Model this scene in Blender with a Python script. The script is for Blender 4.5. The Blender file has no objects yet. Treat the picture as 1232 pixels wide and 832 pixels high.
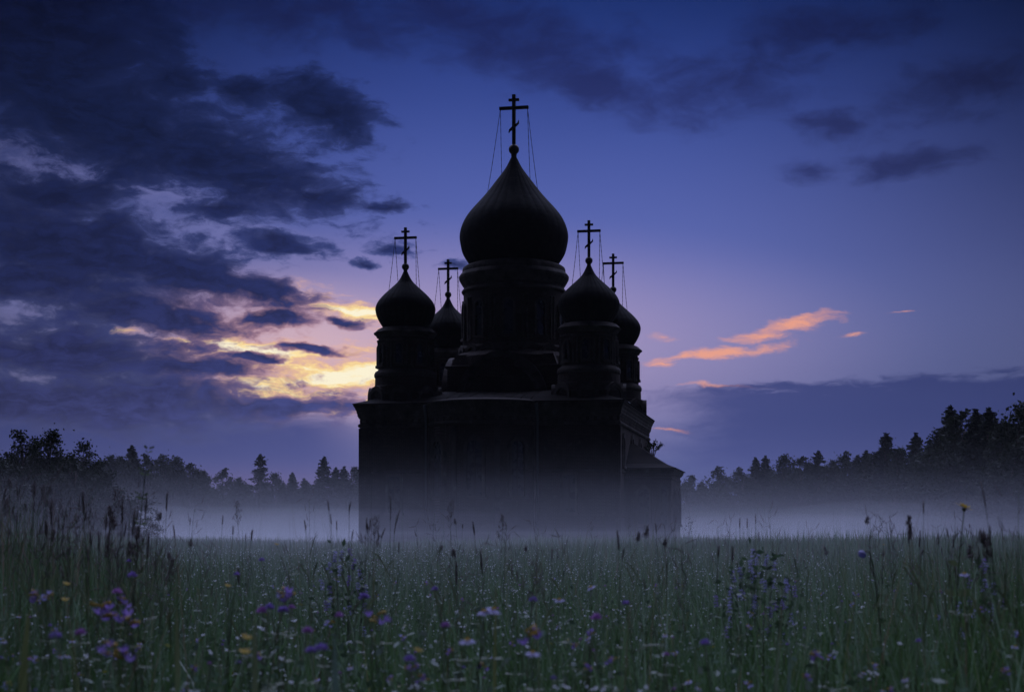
import bpy, math, random
import numpy as np

SC = bpy.context.scene
COL = SC.collection
F = 1900.0            # focal length in photo pixels (photo 1232 x 832)
CX, HY = 616.0, 645.0  # column of the optical axis, row of the horizon
CAM_Z = 1.0
rnd = random.Random(7)


def at(px, py, d):
    """Point at depth d metres seen at photo pixel px, py."""
    return np.array([(px - CX) * d / F, d, CAM_Z + (HY - py) * d / F])


def srgb(r, g, b, a=1.0):
    def f(c):
        c = c / 255.0
        return c / 12.92 if c <= 0.04045 else ((c + 0.055) / 1.055) ** 2.4
    return (f(r), f(g), f(b), a)


# ------------------------------------------------------------------ camera
cam = bpy.data.cameras.new('camera')
cam_o = bpy.data.objects.new('camera', cam)
COL.objects.link(cam_o)
cam_o.location = (0, 0, CAM_Z)
cam_o.rotation_euler = (math.pi / 2, 0, 0)
cam.sensor_fit = 'HORIZONTAL'
cam.sensor_width = 36.0
cam.lens = F / 1232.0 * 36.0
cam.shift_y = (HY - 416.0) / 1232.0
cam.clip_start = 0.05
cam.clip_end = 6000
cam.dof.use_dof = True
cam.dof.focus_distance = 60.0
cam.dof.aperture_fstop = 8.0
SC.camera = cam_o

# ------------------------------------------------------------------ colour management, sampling
SC.view_settings.view_transform = 'Standard'
SC.view_settings.look = 'None'
SC.view_settings.gamma = 1.0
SC.view_settings.use_curve_mapping = False
SC.view_settings.exposure = 0.0
SC.cycles.max_bounces = 6
SC.cycles.diffuse_bounces = 3
SC.cycles.glossy_bounces = 2
SC.cycles.transmission_bounces = 3
SC.cycles.transparent_max_bounces = 64
SC.cycles.volume_bounces = 1
SC.cycles.use_denoising = True

# ------------------------------------------------------------------ sky
world = bpy.data.worlds.new('World')
SC.world = world
world.use_nodes = True
wt = world.node_tree
wt.nodes.clear()


class NT:
    """Small helper for writing node trees."""
    def __init__(s, t):
        s.t = t

    def n(s, typ, **kw):
        nd = s.t.nodes.new(typ)
        for k, v in kw.items():
            setattr(nd, k, v)
        return nd

    def put(s, sock, v):
        if isinstance(v, bpy.types.NodeSocket):
            s.t.links.new(v, sock)
        else:
            sock.default_value = v

    def m(s, op, a, b=0.0, c=None, clamp=False):
        nd = s.n('ShaderNodeMath', operation=op, use_clamp=clamp)
        s.put(nd.inputs[0], a)
        s.put(nd.inputs[1], b)
        if c is not None:
            s.put(nd.inputs[2], c)
        return nd.outputs[0]

    def vm(s, op, a, b=None, scale=None):
        nd = s.n('ShaderNodeVectorMath', operation=op)
        s.put(nd.inputs[0], a)
        if b is not None:
            s.put(nd.inputs[1], b)
        if scale is not None:
            s.put(nd.inputs['Scale'], scale)
        return nd.outputs['Value'] if op in ('LENGTH', 'DOT_PRODUCT') else nd.outputs[0]

    def noise(s, vec, scale, detail=4, rough=0.5, dist=0.0, out='Fac'):
        nd = s.n('ShaderNodeTexNoise')
        s.put(nd.inputs['Vector'], vec)
        nd.inputs['Scale'].default_value = scale
        nd.inputs['Detail'].default_value = detail
        nd.inputs['Roughness'].default_value = rough
        nd.inputs['Distortion'].default_value = dist
        return nd.outputs[out]

    def mapr(s, v, a, b, c=0.0, d=1.0, smooth=True):
        nd = s.n('ShaderNodeMapRange', interpolation_type='SMOOTHSTEP' if smooth else 'LINEAR')
        nd.clamp = True
        s.put(nd.inputs[0], v)
        for i, q in enumerate((a, b, c, d)):
            s.put(nd.inputs[1 + i], q)
        return nd.outputs[0]

    def ramp(s, v, stops, mode='EASE'):
        nd = s.n('ShaderNodeValToRGB')
        cr = nd.color_ramp
        cr.interpolation = mode
        while len(cr.elements) < len(stops):
            cr.elements.new(0.5)
        for e, (p, c) in zip(cr.elements, stops):
            e.position = p
            e.color = c
        s.put(nd.inputs[0], v)
        return nd.outputs[0]

    def mix(s, f, a, b, blend='MIX'):
        nd = s.n('ShaderNodeMix', data_type='RGBA', blend_type=blend)
        s.put(nd.inputs[0], f)
        s.put(nd.inputs[6], a)
        s.put(nd.inputs[7], b)
        return nd.outputs[2]


W = NT(wt)
coord = W.n('ShaderNodeTexCoord').outputs['Generated']
sep = W.n('ShaderNodeSeparateXYZ')
wt.links.new(coord, sep.inputs[0])
az = W.m('ARCTAN2', sep.outputs[0], sep.outputs[1])
el = W.m('ARCSINE', sep.outputs[2])
U = W.m('MULTIPLY', az, F / 100.0)     # azimuth and elevation of the sky, 1 unit = 3 degrees
V = W.m('MULTIPLY', el, F / 100.0)
comb = W.n('ShaderNodeCombineXYZ')
wt.links.new(U, comb.inputs[0])
wt.links.new(V, comb.inputs[1])
P = comb.outputs[0]

# turbulence that breaks up every cloud outline
Pn = W.vm('MULTIPLY', P, (0.75, 1.55, 1.0))
w1 = W.noise(Pn, 1.1, 3, 0.55, out='Color')
w2 = W.noise(Pn, 3.4, 4, 0.6, out='Color')
warp = W.vm('ADD', W.vm('SCALE', W.vm('SUBTRACT', w1, (0.5, 0.5, 0.5)), scale=0.55),
            W.vm('SCALE', W.vm('SUBTRACT', w2, (0.5, 0.5, 0.5)), scale=0.30))
warp = W.vm('MULTIPLY', warp, (1.0, 0.55, 0.0))
Pw = W.vm('ADD', P, warp)
fbm = W.noise(W.vm('ADD', Pn, W.vm('SCALE', w1, scale=0.8)), 1.7, 8, 0.58)
fine = W.noise(W.vm('MULTIPLY', Pw, (0.8, 2.6, 1.0)), 3.0, 6, 0.6)
streak = W.noise(W.vm('MULTIPLY', Pw, (0.55, 3.2, 1.0)), 1.6, 6, 0.62)


def blob(px, py, rx, ry, tilt=0.0, vec=None):
    """1 - distance in an ellipse of the sky (tilt in degrees, positive = rises to the right)."""
    mp = W.n('ShaderNodeMapping', vector_type='TEXTURE')
    wt.links.new(vec if vec is not None else Pw, mp.inputs['Vector'])
    mp.inputs['Location'].default_value = (math.atan((px - CX) / F) * F / 100, math.atan((HY - py) / F) * F / 100, 0)
    mp.inputs['Rotation'].default_value = (0, 0, math.radians(tilt))
    mp.inputs['Scale'].default_value = (rx / 100, ry / 100, 1)
    return W.m('SUBTRACT', 1.0, W.vm('LENGTH', mp.outputs[0]))


def union(lst, vec=None):
    r = None
    for e in lst:
        g = e[5] if len(e) > 5 else 1.0
        b = blob(*e[:5], vec=vec)
        if g != 1.0:
            b = W.m('SUBTRACT', b, 1.0 - g)
        r = b if r is None else W.m('SMOOTH_MAX', r, b, 0.25)
    return r


# clear sky: vertical gradient, darker away from the afterglow
vv = W.m('MULTIPLY', V, 1 / 30.0)
clear = W.ramp(vv, [
    (0.0, srgb(80, 88, 138)), (0.03, srgb(88, 97, 150)), (0.06, srgb(104, 112, 166)), (0.085, srgb(108, 118, 180)),
    (0.11, srgb(96, 108, 178)), (0.15, srgb(68, 86, 160)), (0.185, srgb(40, 60, 130)), (0.215, srgb(20, 42, 100)),
    (0.32, srgb(14, 26, 78)), (0.6, srgb(22, 30, 72)), (1.0, srgb(26, 34, 74))], 'B_SPLINE')
uabs = W.m('ABSOLUTE', W.m('SUBTRACT', U, 0.3))
side = W.mapr(uabs, 0.8, 7.4, 1.0, 0.14)
low = W.mapr(V, 0.0, 6.0, 0.62, 0.0, smooth=False)
side = W.m('ADD', side, W.m('MULTIPLY', W.m('SUBTRACT', 1.0, side), low))
behind = W.mapr(W.m('ABSOLUTE', U), 9.0, 24.0, 1.0, 0.14)
sky = W.mix(1.0, clear, W.m('MULTIPLY', side, behind), 'MULTIPLY')

# afterglow: pink veil, then the yellow burning gap
veil = W.mapr(blob(520, 420, 640, 170, 0, P), 0.0, 1.0)
sky = W.mix(W.m('MULTIPLY', veil, 0.75), sky, srgb(182, 160, 194))
gap = W.mapr(W.m('ADD', union([(90, 372, 190, 26, 0), (230, 345, 140, 30, -10), (150, 235, 260, 40, -10, 0.9), (280, 290, 160, 40, -10)]), W.m('MULTIPLY', W.m('SUBTRACT', fine, 0.5), 1.2)), 0.0, 0.8)
sky = W.mix(W.m('MULTIPLY', gap, 0.55), sky, srgb(116, 118, 172))
hot = W.mapr(blob(372, 425, 240, 105, -8, P), 0.0, 0.95)
sky = W.mix(W.m('MULTIPLY', hot, 0.62), sky, srgb(228, 188, 190))
core = union([(300, 428, 170, 26, -9), (395, 448, 110, 38, -5), (300, 466, 80, 16, 0), (418, 492, 50, 12, 0, 0.9), (415, 372, 100, 20, -12, 0.85), (230, 412, 90, 14, -6, 0.85), (450, 452, 80, 30, -4), (200, 440, 80, 12, -6, 0.8)])
ce = W.m('ADD', core, W.m('ADD', W.m('MULTIPLY', W.m('SUBTRACT', streak, 0.53), 3.2), W.m('MULTIPLY', W.m('SUBTRACT', fine, 0.52), 1.9)))
ccore = W.ramp(W.mapr(ce, 0.0, 0.85, smooth=False), [(0.0, srgb(232, 176, 150)), (0.3, srgb(244, 192, 134)), (0.6, srgb(255, 224, 148)), (1.0, srgb(255, 246, 214))], 'LINEAR')
sky = W.mix(W.m('MULTIPLY', W.mapr(ce, -0.3, 0.65), 0.95), sky, ccore)
pinkh = W.mapr(blob(330, 578, 240, 36, 0, P), 0.0, 1.0)
sky = W.mix(W.m('MULTIPLY', pinkh, 0.4), sky, srgb(142, 112, 146))

# thin lit cirrus
cir = union([(955, 393, 72, 13, 8), (915, 404, 46, 9, 4), (860, 424, 100, 8, 7), (1032, 411, 34, 5, 6, 0.66), (1093, 381, 34, 4, 8, 0.66),
             (800, 402, 40, 14, 0, 0.6), (812, 516, 34, 4, 0, 0.8), (870, 466, 110, 5, -2, 0.55), (800, 437, 40, 8, 0, 0.6)])
cirm = W.mapr(W.m('ADD', cir, W.m('MULTIPLY', W.m('SUBTRACT', fine, 0.5), 1.7)), 0.0, 0.9)
sky = W.mix(W.m('MULTIPLY', cirm, 0.9), sky, srgb(238, 162, 134))

# faint high clouds
hi = union([(640, 60, 190, 55, -8), (720, 105, 130, 40, -10), (860, 105, 140, 50, 5), (300, 20, 260, 50, 0), (1010, 168, 75, 24, -12), (1092, 210, 90, 26, 0),
            (985, 210, 60, 18, 0), (1180, 120, 120, 40, 0), (480, 20, 200, 50, 0), (1000, 40, 200, 40, 0, 0.8)])
him = W.mapr(W.m('ADD', hi, W.m('MULTIPLY', W.m('SUBTRACT', fbm, 0.48), 2.4)), -0.1, 1.1)
hicol = W.ramp(vv, [(0.0, srgb(62, 68, 124)), (0.14, srgb(44, 52, 108)), (0.2, srgb(24, 32, 80)), (0.3, srgb(12, 20, 56))])
hicol = W.mix(1.0, hicol, side, 'MULTIPLY')
sky = W.mix(W.m('MULTIPLY', him, 0.85), sky, hicol)

# slate bank low in the east of the glow and along the horizon
edge_n = W.m('ADD', W.m('MULTIPLY', W.m('SUBTRACT', streak, 0.5), 0.6), W.m('MULTIPLY', W.m('SUBTRACT', fine, 0.5), 0.30))
bank_r = W.m('MULTIPLY', W.mapr(W.m('ADD', W.m('SUBTRACT', W.m('ADD', 1.80, W.m('MULTIPLY', U, 0.025)), V), edge_n), 0.0, 0.16), W.mapr(W.m('ADD', U, W.m('MULTIPLY', edge_n, 3.0)), 1.3, 2.9))
bank_l = W.m('MULTIPLY', W.mapr(W.m('ADD', W.m('SUBTRACT', 1.62, V), edge_n), 0.0, 0.4), W.mapr(U, -1.2, -2.6))
bankm = W.m('MULTIPLY', W.m('MAXIMUM', bank_r, bank_l), W.mapr(V, 0.35, 1.05, 0.25, 1.0))
bankcol = W.ramp(W.m('MULTIPLY', V, 0.2), [(0.0, srgb(80, 86, 138)), (0.14, srgb(72, 80, 136)), (0.3, srgb(58, 68, 124)), (0.45, srgb(50, 60, 114))])
bankcol = W.mix(1.0, bankcol, W.mapr(W.m('ABSOLUTE', U), 1.0, 7.5, 1.1, 0.72), 'MULTIPLY')
sky = W.mix(W.m('MULTIPLY', bankm, 0.92), sky, bankcol)

# the big dark clouds
dark = union([
    (30, 60, 230, 140, -20), (160, 165, 210, 88, -14), (285, 212, 170, 54, -14), (390, 244, 92, 22, -6), (455, 251, 50, 10, 0),
    (385, 138, 92, 38, -14), (300, 118, 70, 28, 0, 0.9), (200, 110, 90, 40, 0, 0.8),
    (66, 246, 110, 32, 0), (90, 308, 215, 62, -8), (215, 335, 175, 36, -14), (350, 297, 66, 17, -6), (310, 354, 90, 24, -10),
    (30, 352, 160, 34, 0), (200, 388, 150, 27, -5), (325, 384, 84, 15, 0), (408, 387, 40, 8, -8),
    (80, 430, 220, 42, 0), (240, 447, 100, 17, 0), (376, 421, 56, 7, -3), (300, 433, 50, 7, 0), (110, 485, 320, 44, 0), (330, 488, 150, 18, 0), (270, 262, 90, 26, 0, 0.8),
    (475, 304, 46, 15, -5, 0.8), (545, 318, 44, 9, 0, 0.75), (440, 318, 34, 9, 0, 0.75)])
scud = W.noise(W.vm('MULTIPLY', Pw, (0.9, 2.0, 1.0)), 5.0, 6, 0.62)
nz = W.m('ADD', W.m('MULTIPLY', W.m('SUBTRACT', fbm, 0.49), 1.6), W.m('ADD', W.m('MULTIPLY', W.m('SUBTRACT', fine, 0.51), 0.95), W.m('MULTIPLY', W.m('SUBTRACT', scud, 0.50), 0.75)))
dn = W.m('ADD', dark, nz)
dm = W.mapr(dn, -0.08, 0.34)
thick = W.mapr(dn, 0.02, 0.7)
dcol = W.ramp(W.m('MULTIPLY', V, 1 / 6.5), [(0.0, srgb(66, 70, 116)), (0.2, srgb(54, 60, 108)), (0.33, srgb(41, 48, 95)), (0.5, srgb(27, 36, 78)), (0.72, srgb(17, 27, 63)), (1.0, srgb(6, 13, 44))])
dcol = W.mix(1.0, dcol, W.mapr(W.m('ABSOLUTE', U), 1.0, 6.5, 1.25, 0.75), 'MULTIPLY')
dcol = W.mix(1.0, dcol, W.mapr(W.m('ADD', W.m('MULTIPLY', fine, 0.5), W.m('MULTIPLY', scud, 0.5)), 0.36, 0.64, 0.72, 1.38), 'MULTIPLY')
ecol = W.mix(1.0, clear, side, 'MULTIPLY')
ecol = W.mix(0.5, ecol, dcol)
ecol = W.mix(W.m('MULTIPLY', hot, 0.75), ecol, srgb(206, 150, 150))
ccol = W.mix(thick, ecol, dcol)
sky = W.mix(dm, sky, ccol)

# twilight Nishita sky under everything, below the horizon dark ground
SUN_AZ, SUN_EL = math.radians(-7.2), math.radians(2.0)
nish = W.n('ShaderNodeTexSky', sky_type='NISHITA')
nish.sun_disc = False
nish.sun_elevation = SUN_EL
nish.sun_rotation = SUN_AZ
nish.air_density = 1.2
nish.dust_density = 1.5
nish.ozone_density = 3.0
# extra bright sky added high out of view to light the mist and grass
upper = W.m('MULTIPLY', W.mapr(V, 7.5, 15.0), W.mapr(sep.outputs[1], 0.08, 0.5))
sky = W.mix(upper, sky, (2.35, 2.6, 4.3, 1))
below = W.mapr(V, -1.2, -0.05)
sky = W.mix(below, srgb(30, 32, 50), sky)
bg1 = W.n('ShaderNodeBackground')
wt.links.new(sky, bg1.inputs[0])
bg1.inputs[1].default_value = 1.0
bg2 = W.n('ShaderNodeBackground')
wt.links.new(nish.outputs[0], bg2.inputs[0])
bg2.inputs[1].default_value = 0.0004
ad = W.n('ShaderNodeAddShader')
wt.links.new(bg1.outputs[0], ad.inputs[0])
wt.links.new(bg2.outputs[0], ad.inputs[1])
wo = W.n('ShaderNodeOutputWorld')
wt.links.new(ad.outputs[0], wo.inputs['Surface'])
world.cycles.sampling_method = 'MANUAL'
world.cycles.sample_map_resolution = 512

sun = bpy.data.lights.new('sun', 'SUN')
sun.energy = 0.03
sun.angle = math.radians(8)
sun.color = (1.0, 0.72, 0.5)
sun_o = bpy.data.objects.new('sun', sun)
COL.objects.link(sun_o)
sun_o.location = (-60, 300, 60)
sun_o.rotation_euler = (math.pi / 2 - SUN_EL, 0, math.pi - SUN_AZ)


# ------------------------------------------------------------------ mesh helpers
class MB:
    """Collects primitives and links them as one mesh object."""
    def __init__(s):
        s.v, s.f, s.mi, s.sm = [], [], [], []

    def add(s, vs, fs, m=0, smooth=False):
        b = len(s.v)
        s.v.extend([tuple(map(float, p)) for p in vs])
        for f in fs:
            s.f.append(tuple(b + i for i in f))
            s.mi.append(m)
            s.sm.append(smooth)
        return s

    def box(s, x0, x1, y0, y1, z0, z1, m=0, M=None):
        vs = [(x0, y0, z0), (x1, y0, z0), (x1, y1, z0), (x0, y1, z0), (x0, y0, z1), (x1, y0, z1), (x1, y1, z1), (x0, y1, z1)]
        if M is not None:
            vs = [M(p) for p in vs]
        return s.add(vs, [(0, 3, 2, 1), (4, 5, 6, 7), (0, 1, 5, 4), (1, 2, 6, 5), (2, 3, 7, 6), (3, 0, 4, 7)], m)

    def lathe(s, prof, n=32, cx=0, cy=0, m=0, smooth=True, a0=0.0, cap=True):
        vs = []
        for r, z in prof:
            for i in range(n):
                a = a0 + 2 * math.pi * i / n
                vs.append((cx + r * math.cos(a), cy + r * math.sin(a), z))
        fs = []
        for k in range(len(prof) - 1):
            for i in range(n):
                j = (i + 1) % n
                fs.append((k * n + i, k * n + j, (k + 1) * n + j, (k + 1) * n + i))
        if cap:
            fs.append(tuple(range(n - 1, -1, -1)))
            fs.append(tuple((len(prof) - 1) * n + i for i in range(n)))
        return s.add(vs, fs, m, smooth)

    def rect_ring(s, prof, x0, x1, y0, y1, m=0, sides='fblr'):
        """Moulding swept round a rectangle: prof holds (outward offset, z)."""
        vs = []
        for o, z in prof:
            vs += [(x0 - o, y0 - o, z), (x1 + o, y0 - o, z), (x1 + o, y1 + o, z), (x0 - o, y1 + o, z)]
        fs = []
        for k in range(len(prof) - 1):
            for i in range(4):
                j = (i + 1) % 4
                fs.append((k * 4 + i, k * 4 + j, k * 4 + 4 + j, k * 4 + 4 + i))
        return s.add(vs, fs, m)

    def tube(s, pts, rads, n=6, m=0, smooth=True):
        pts = [np.array(p, float) for p in pts]
        vs, fs = [], []
        for k, p in enumerate(pts):
            d = pts[min(k + 1, len(pts) - 1)] - pts[max(k - 1, 0)]
            d /= (np.linalg.norm(d) + 1e-9)
            u = np.cross(d, (0.31, 0.93, 0.2) if abs(d[2]) > 0.8 else (0, 0, 1.0))
            u /= (np.linalg.norm(u) + 1e-9)
            w = np.cross(d, u)
            r = rads[k] if hasattr(rads, '__len__') else rads
            for i in range(n):
                a = 2 * math.pi * i / n
                vs.append(p + r * (math.cos(a) * u + math.sin(a) * w))
        for k in range(len(pts) - 1):
            for i in range(n):
                j = (i + 1) % n
                fs.append((k * n + i, k * n + j, (k + 1) * n + j, (k + 1) * n + i))
        fs.append(tuple(range(n - 1, -1, -1)))
        fs.append(tuple((len(pts) - 1) * n + i for i in range(n)))
        return s.add(vs, fs, m, smooth)

    def prism(s, outline, y0, y1, m=0, M=None):
        """Outline in (x, z), extruded from y0 to y1."""
        n = len(outline)
        vs = [(x, y0, z) for x, z in outline] + [(x, y1, z) for x, z in outline]
        if M is not None:
            vs = [M(p) for p in vs]
        fs = [tuple(range(n)), tuple(range(2 * n - 1, n - 1, -1))]
        fs += [(i, i + n, (i + 1) % n + n, (i + 1) % n) for i in range(n)]
        return s.add(vs, fs, m)

    def band(s, outer, inner, y0, y1, m=0, M=None, closed=False):
        """Frame between two outlines of equal length in (x, z), from y0 (front) to y1."""
        n = len(outer)
        vs = [(x, y0, z) for x, z in outer] + [(x, y0, z) for x, z in inner] + [(x, y1, z) for x, z in outer] + [(x, y1, z) for x, z in inner]
        if M is not None:
            vs = [M(p) for p in vs]
        fs = []
        rg = range(n) if closed else range(n - 1)
        for i in rg:
            j = (i + 1) % n
            fs += [(i, j, n + j, n + i), (2 * n + i, 3 * n + i, 3 * n + j, 2 * n + j), (i, 2 * n + i, 2 * n + j, j), (n + i, n + j, 3 * n + j, 3 * n + i)]
        if not closed:
            for i in (0, n - 1):
                fs.append((i, n + i, 3 * n + i, 2 * n + i))
        return s.add(vs, fs, m)

    def build(s, name, mats, parent=None):
        me = bpy.data.meshes.new(name)
        me.from_pydata(s.v, [], s.f)
        for mt in (mats if isinstance(mats, (list, tuple)) else [mats]):
            me.materials.append(mt)
        me.polygons.foreach_set('material_index', s.mi)
        me.polygons.foreach_set('use_smooth', s.sm)
        me.update()
        o = bpy.data.objects.new(name, me)
        COL.objects.link(o)
        if parent is not None:
            o.parent = parent
        return o


def mesh_np(name, verts, faces, mat, parent=None, tint=None, smooth=False):
    """Large mesh straight from arrays; faces all have the same number of corners."""
    me = bpy.data.meshes.new(name)
    nv, (nf, k) = len(verts), faces.shape
    me.vertices.add(nv)
    me.vertices.foreach_set('co', np.ascontiguousarray(verts, np.float32).ravel())
    me.loops.add(nf * k)
    me.loops.foreach_set('vertex_index', np.ascontiguousarray(faces, np.int32).ravel())
    me.polygons.add(nf)
    me.polygons.foreach_set('loop_start', np.arange(nf, dtype=np.int32) * k)
    me.polygons.foreach_set('loop_total', np.full(nf, k, np.int32))
    if smooth:
        me.polygons.foreach_set('use_smooth', np.ones(nf, bool))
    if tint is not None:
        a = me.attributes.new('tint', 'FLOAT', 'POINT')
        a.data.foreach_set('value', np.ascontiguousarray(tint, np.float32))
    me.materials.append(mat)
    me.update(calc_edges=True)
    me.validate()
    o = bpy.data.objects.new(name, me)
    COL.objects.link(o)
    if parent is not None:
        o.parent = parent
    return o


def empty(name, loc=(0, 0, 0), rz=0.0):
    o = bpy.data.objects.new(name, None)
    COL.objects.link(o)
    o.location = tuple(map(float, loc))
    o.rotation_euler = (0, 0, rz)
    o.empty_display_size = 0.2
    return o


def tag(o, label=None, cat=None, group=None, kind=None):
    if label:
        o['label'] = label
    if cat:
        o['category'] = cat
    if group:
        o['group'] = group
    if kind:
        o['kind'] = kind
    return o


# ------------------------------------------------------------------ materials
def mat(name, build):
    m = bpy.data.materials.new(name)
    m.use_nodes = True
    t = m.node_tree
    t.nodes.clear()
    w = NT(t)
    out = w.n('ShaderNodeOutputMaterial')
    build(w, out)
    return m


def principled(w, out, col, rough=0.8, bump=None, bstr=0.3, bdist=0.02, metal=0.0, spec=0.5, trans=None):
    p = w.n('ShaderNodeBsdfPrincipled')
    w.put(p.inputs['Base Color'], col)
    w.put(p.inputs['Roughness'], rough)
    w.put(p.inputs['Metallic'], metal)
    w.put(p.inputs['Specular IOR Level'], spec)
    if bump is not None:
        b = w.n('ShaderNodeBump')
        b.inputs['Strength'].default_value = bstr
        b.inputs['Distance'].default_value = bdist
        w.put(b.inputs['Height'], bump)
        w.t.links.new(b.outputs[0], p.inputs['Normal'])
    sh = p.outputs[0]
    if trans is not None:
        tr = w.n('ShaderNodeBsdfTranslucent')
        w.put(tr.inputs[0], col)
        ms = w.n('ShaderNodeMixShader')
        ms.inputs[0].default_value = trans
        w.t.links.new(sh, ms.inputs[1])
        w.t.links.new(tr.outputs[0], ms.inputs[2])
        sh = ms.outputs[0]
    w.t.links.new(sh, out.inputs['Surface'])
    return p


def objpos(w):
    return w.n('ShaderNodeTexCoord').outputs['Object']


def b_brick(w, out):
    p = objpos(w)
    s = w.n('ShaderNodeSeparateXYZ')
    w.t.links.new(p, s.inputs[0])
    c = w.n('ShaderNodeCombineXYZ')
    w.put(c.inputs[0], w.m('ADD', s.outputs[0], s.outputs[1]))
    w.put(c.inputs[1], s.outputs[2])
    br = w.n('ShaderNodeTexBrick')
    w.t.links.new(c.outputs[0], br.inputs['Vector'])
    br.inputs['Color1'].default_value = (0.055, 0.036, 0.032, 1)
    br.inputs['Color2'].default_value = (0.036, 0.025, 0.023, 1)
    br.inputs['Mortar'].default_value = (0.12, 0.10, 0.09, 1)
    br.inputs['Scale'].default_value = 1.0
    br.inputs['Brick Width'].default_value = 0.27
    br.inputs['Row Height'].default_value = 0.085
    br.inputs['Mortar Size'].default_value = 0.012
    n1 = w.noise(p, 0.55, 6, 0.65)
    n2 = w.noise(p, 3.2, 5, 0.6)
    col = w.mix(w.mapr(n1, 0.42, 0.62), br.outputs['Color'], (0.05, 0.038, 0.034, 1))
    col = w.mix(w.mapr(n2, 0.56, 0.70), col, (0.085, 0.07, 0.065, 1))
    h = w.m('ADD', w.m('MULTIPLY', br.outputs['Fac'], -0.6), n2)
    principled(w, out, col, 0.92, h, 0.7, 0.03, spec=0.2)


def b_trim(w, out):
    p = objpos(w)
    n = w.noise(p, 1.4, 6, 0.6)
    col = w.ramp(n, [(0.3, (0.04, 0.034, 0.032, 1)), (0.55, (0.085, 0.07, 0.065, 1)), (0.75, (0.14, 0.125, 0.115, 1))])
    principled(w, out, col, 0.9, w.noise(p, 8, 4), 0.5, 0.02, spec=0.2)


def b_dome(w, out):
    p = objpos(w)
    n = w.noise(p, 2.2, 5, 0.6)
    s = w.n('ShaderNodeSeparateXYZ')
    w.t.links.new(p, s.inputs[0])
    a = w.m('ARCTAN2', s.outputs[0], s.outputs[1])
    wave = w.m('ABSOLUTE', w.m('SINE', w.m('MULTIPLY', a, 14)))
    row = w.m('FRACT', w.m('MULTIPLY', s.outputs[2], 3.0))
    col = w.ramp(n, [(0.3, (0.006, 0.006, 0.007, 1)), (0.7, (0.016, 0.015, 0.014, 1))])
    principled(w, out, col, 0.8, w.m('ADD', row, w.m('MULTIPLY', wave, 0.6)), 0.6, 0.05, metal=0.0, spec=0.08)


def b_tin(w, out):
    p = objpos(w)
    n = w.noise(p, 1.1, 6, 0.6)
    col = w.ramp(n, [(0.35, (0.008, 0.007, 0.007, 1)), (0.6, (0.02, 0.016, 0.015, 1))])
    principled(w, out, col, 0.85, n, 0.3, 0.03, spec=0.06)


M_BRICK = mat('weathered_brick', b_brick)
M_TRIM = mat('worn_stone_trim', b_trim)
M_DOME = mat('dark_dome_scales', b_dome)
M_TIN = mat('rusty_tin_roof', b_tin)
M_PANE = mat('dark_glass', lambda w, o: principled(w, o, (0.012, 0.014, 0.018, 1), w.mapr(w.noise(objpos(w), 2.0, 3), 0.3, 0.7, 0.15, 0.45), spec=0.5))
M_IRON = mat('black_iron', lambda w, o: principled(w, o, w.mix(w.noise(objpos(w), 6, 4), (0.02, 0.02, 0.022, 1), (0.05, 0.04, 0.035, 1)), 0.6, metal=0.5))
M_ZINC = mat('bare_zinc_sheet', lambda w, o: principled(w, o, w.mix(w.noise(objpos(w), 3, 4), (0.55, 0.58, 0.62, 1), (0.7, 0.72, 0.75, 1)), 0.3, metal=0.9))

M_PIPE = mat('dull_grey_pipe', lambda w, o: principled(w, o, w.mix(w.noise(objpos(w), 3, 4), (0.08, 0.08, 0.09, 1), (0.14, 0.14, 0.155, 1)), 0.6))

# ------------------------------------------------------------------ the church
TH = math.radians(11.0)
church = empty('brick_church', (0.13, 107.1, 0.0), -TH)
tag(church, 'dark brick church with five onion domes and tall crosses rising from the mist', 'church')
HX, HY2 = 8.25, 8.7
ZE = 9.3


def arch_outline(w, z0, z1, n=10, ogee=0.0):
    """Up one jamb, round the head and down: open outline in (x, z)."""
    r = w / 2
    zs = z1 - r
    pts = [(-r, z0)]
    for i in range(n + 1):
        a = math.pi - math.pi * i / n
        k = 1 + ogee * max(0.0, 1 - abs(i - n / 2) / (n / 5))
        pts.append((r * math.cos(a), zs + r * math.sin(a) * k))
    pts.append((r, z0))
    return pts


def placed(ang, rad, cx=0.0, cy=0.0):
    """Frame standing at angle ang on a cylinder: local -y looks outward."""
    c, s = math.cos(ang), math.sin(ang)
    # outward normal (c, s); tangent (-s, c)
    return lambda p: (cx + c * (rad - p[1]) - s * p[0], cy + s * (rad - p[1]) + c * p[0], p[2])


def window(parent, Mt, w, z0, z1, fw=0.16, proud=0.14, ogee=0.0, flat=False, bars=True):
    mb = MB()
    if flat:
        inn = [(-w / 2, z0), (-w / 2, z1), (w / 2, z1), (w / 2, z0)]
        out = [(-w / 2 - fw, z0), (-w / 2 - fw, z1 + fw), (w / 2 + fw, z1 + fw), (w / 2 + fw, z0)]
    else:
        inn = arch_outline(w, z0, z1)
        out = arch_outline(w + 2 * fw, z0, z1 + fw, ogee=ogee)
    mb.band(out, inn, -proud, 0.12, 0, Mt)
    mb.box(-w / 2 - fw * 1.4, w / 2 + fw * 1.4, -proud - 0.06, 0.12, z0 - 0.16, z0 - 0.002, 0, Mt)   # sill
    mb.prism(inn, -0.02, 0.10, 1, Mt)                                                      # pane
    if bars:
        mb.box(-0.03, 0.03, -0.05, -0.021, z0, z1 - 0.02, 2, Mt)
        k = max(2, int((z1 - z0) / 0.7))
        for i in range(1, k):
            z = z0 + (z1 - z0) * i / k
            mb.box(-w / 2, w / 2, -0.047, -0.023, z - 0.025, z + 0.025, 2, Mt)
    return mb.build('window', [M_TRIM, M_PANE, M_IRON], parent)


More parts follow.
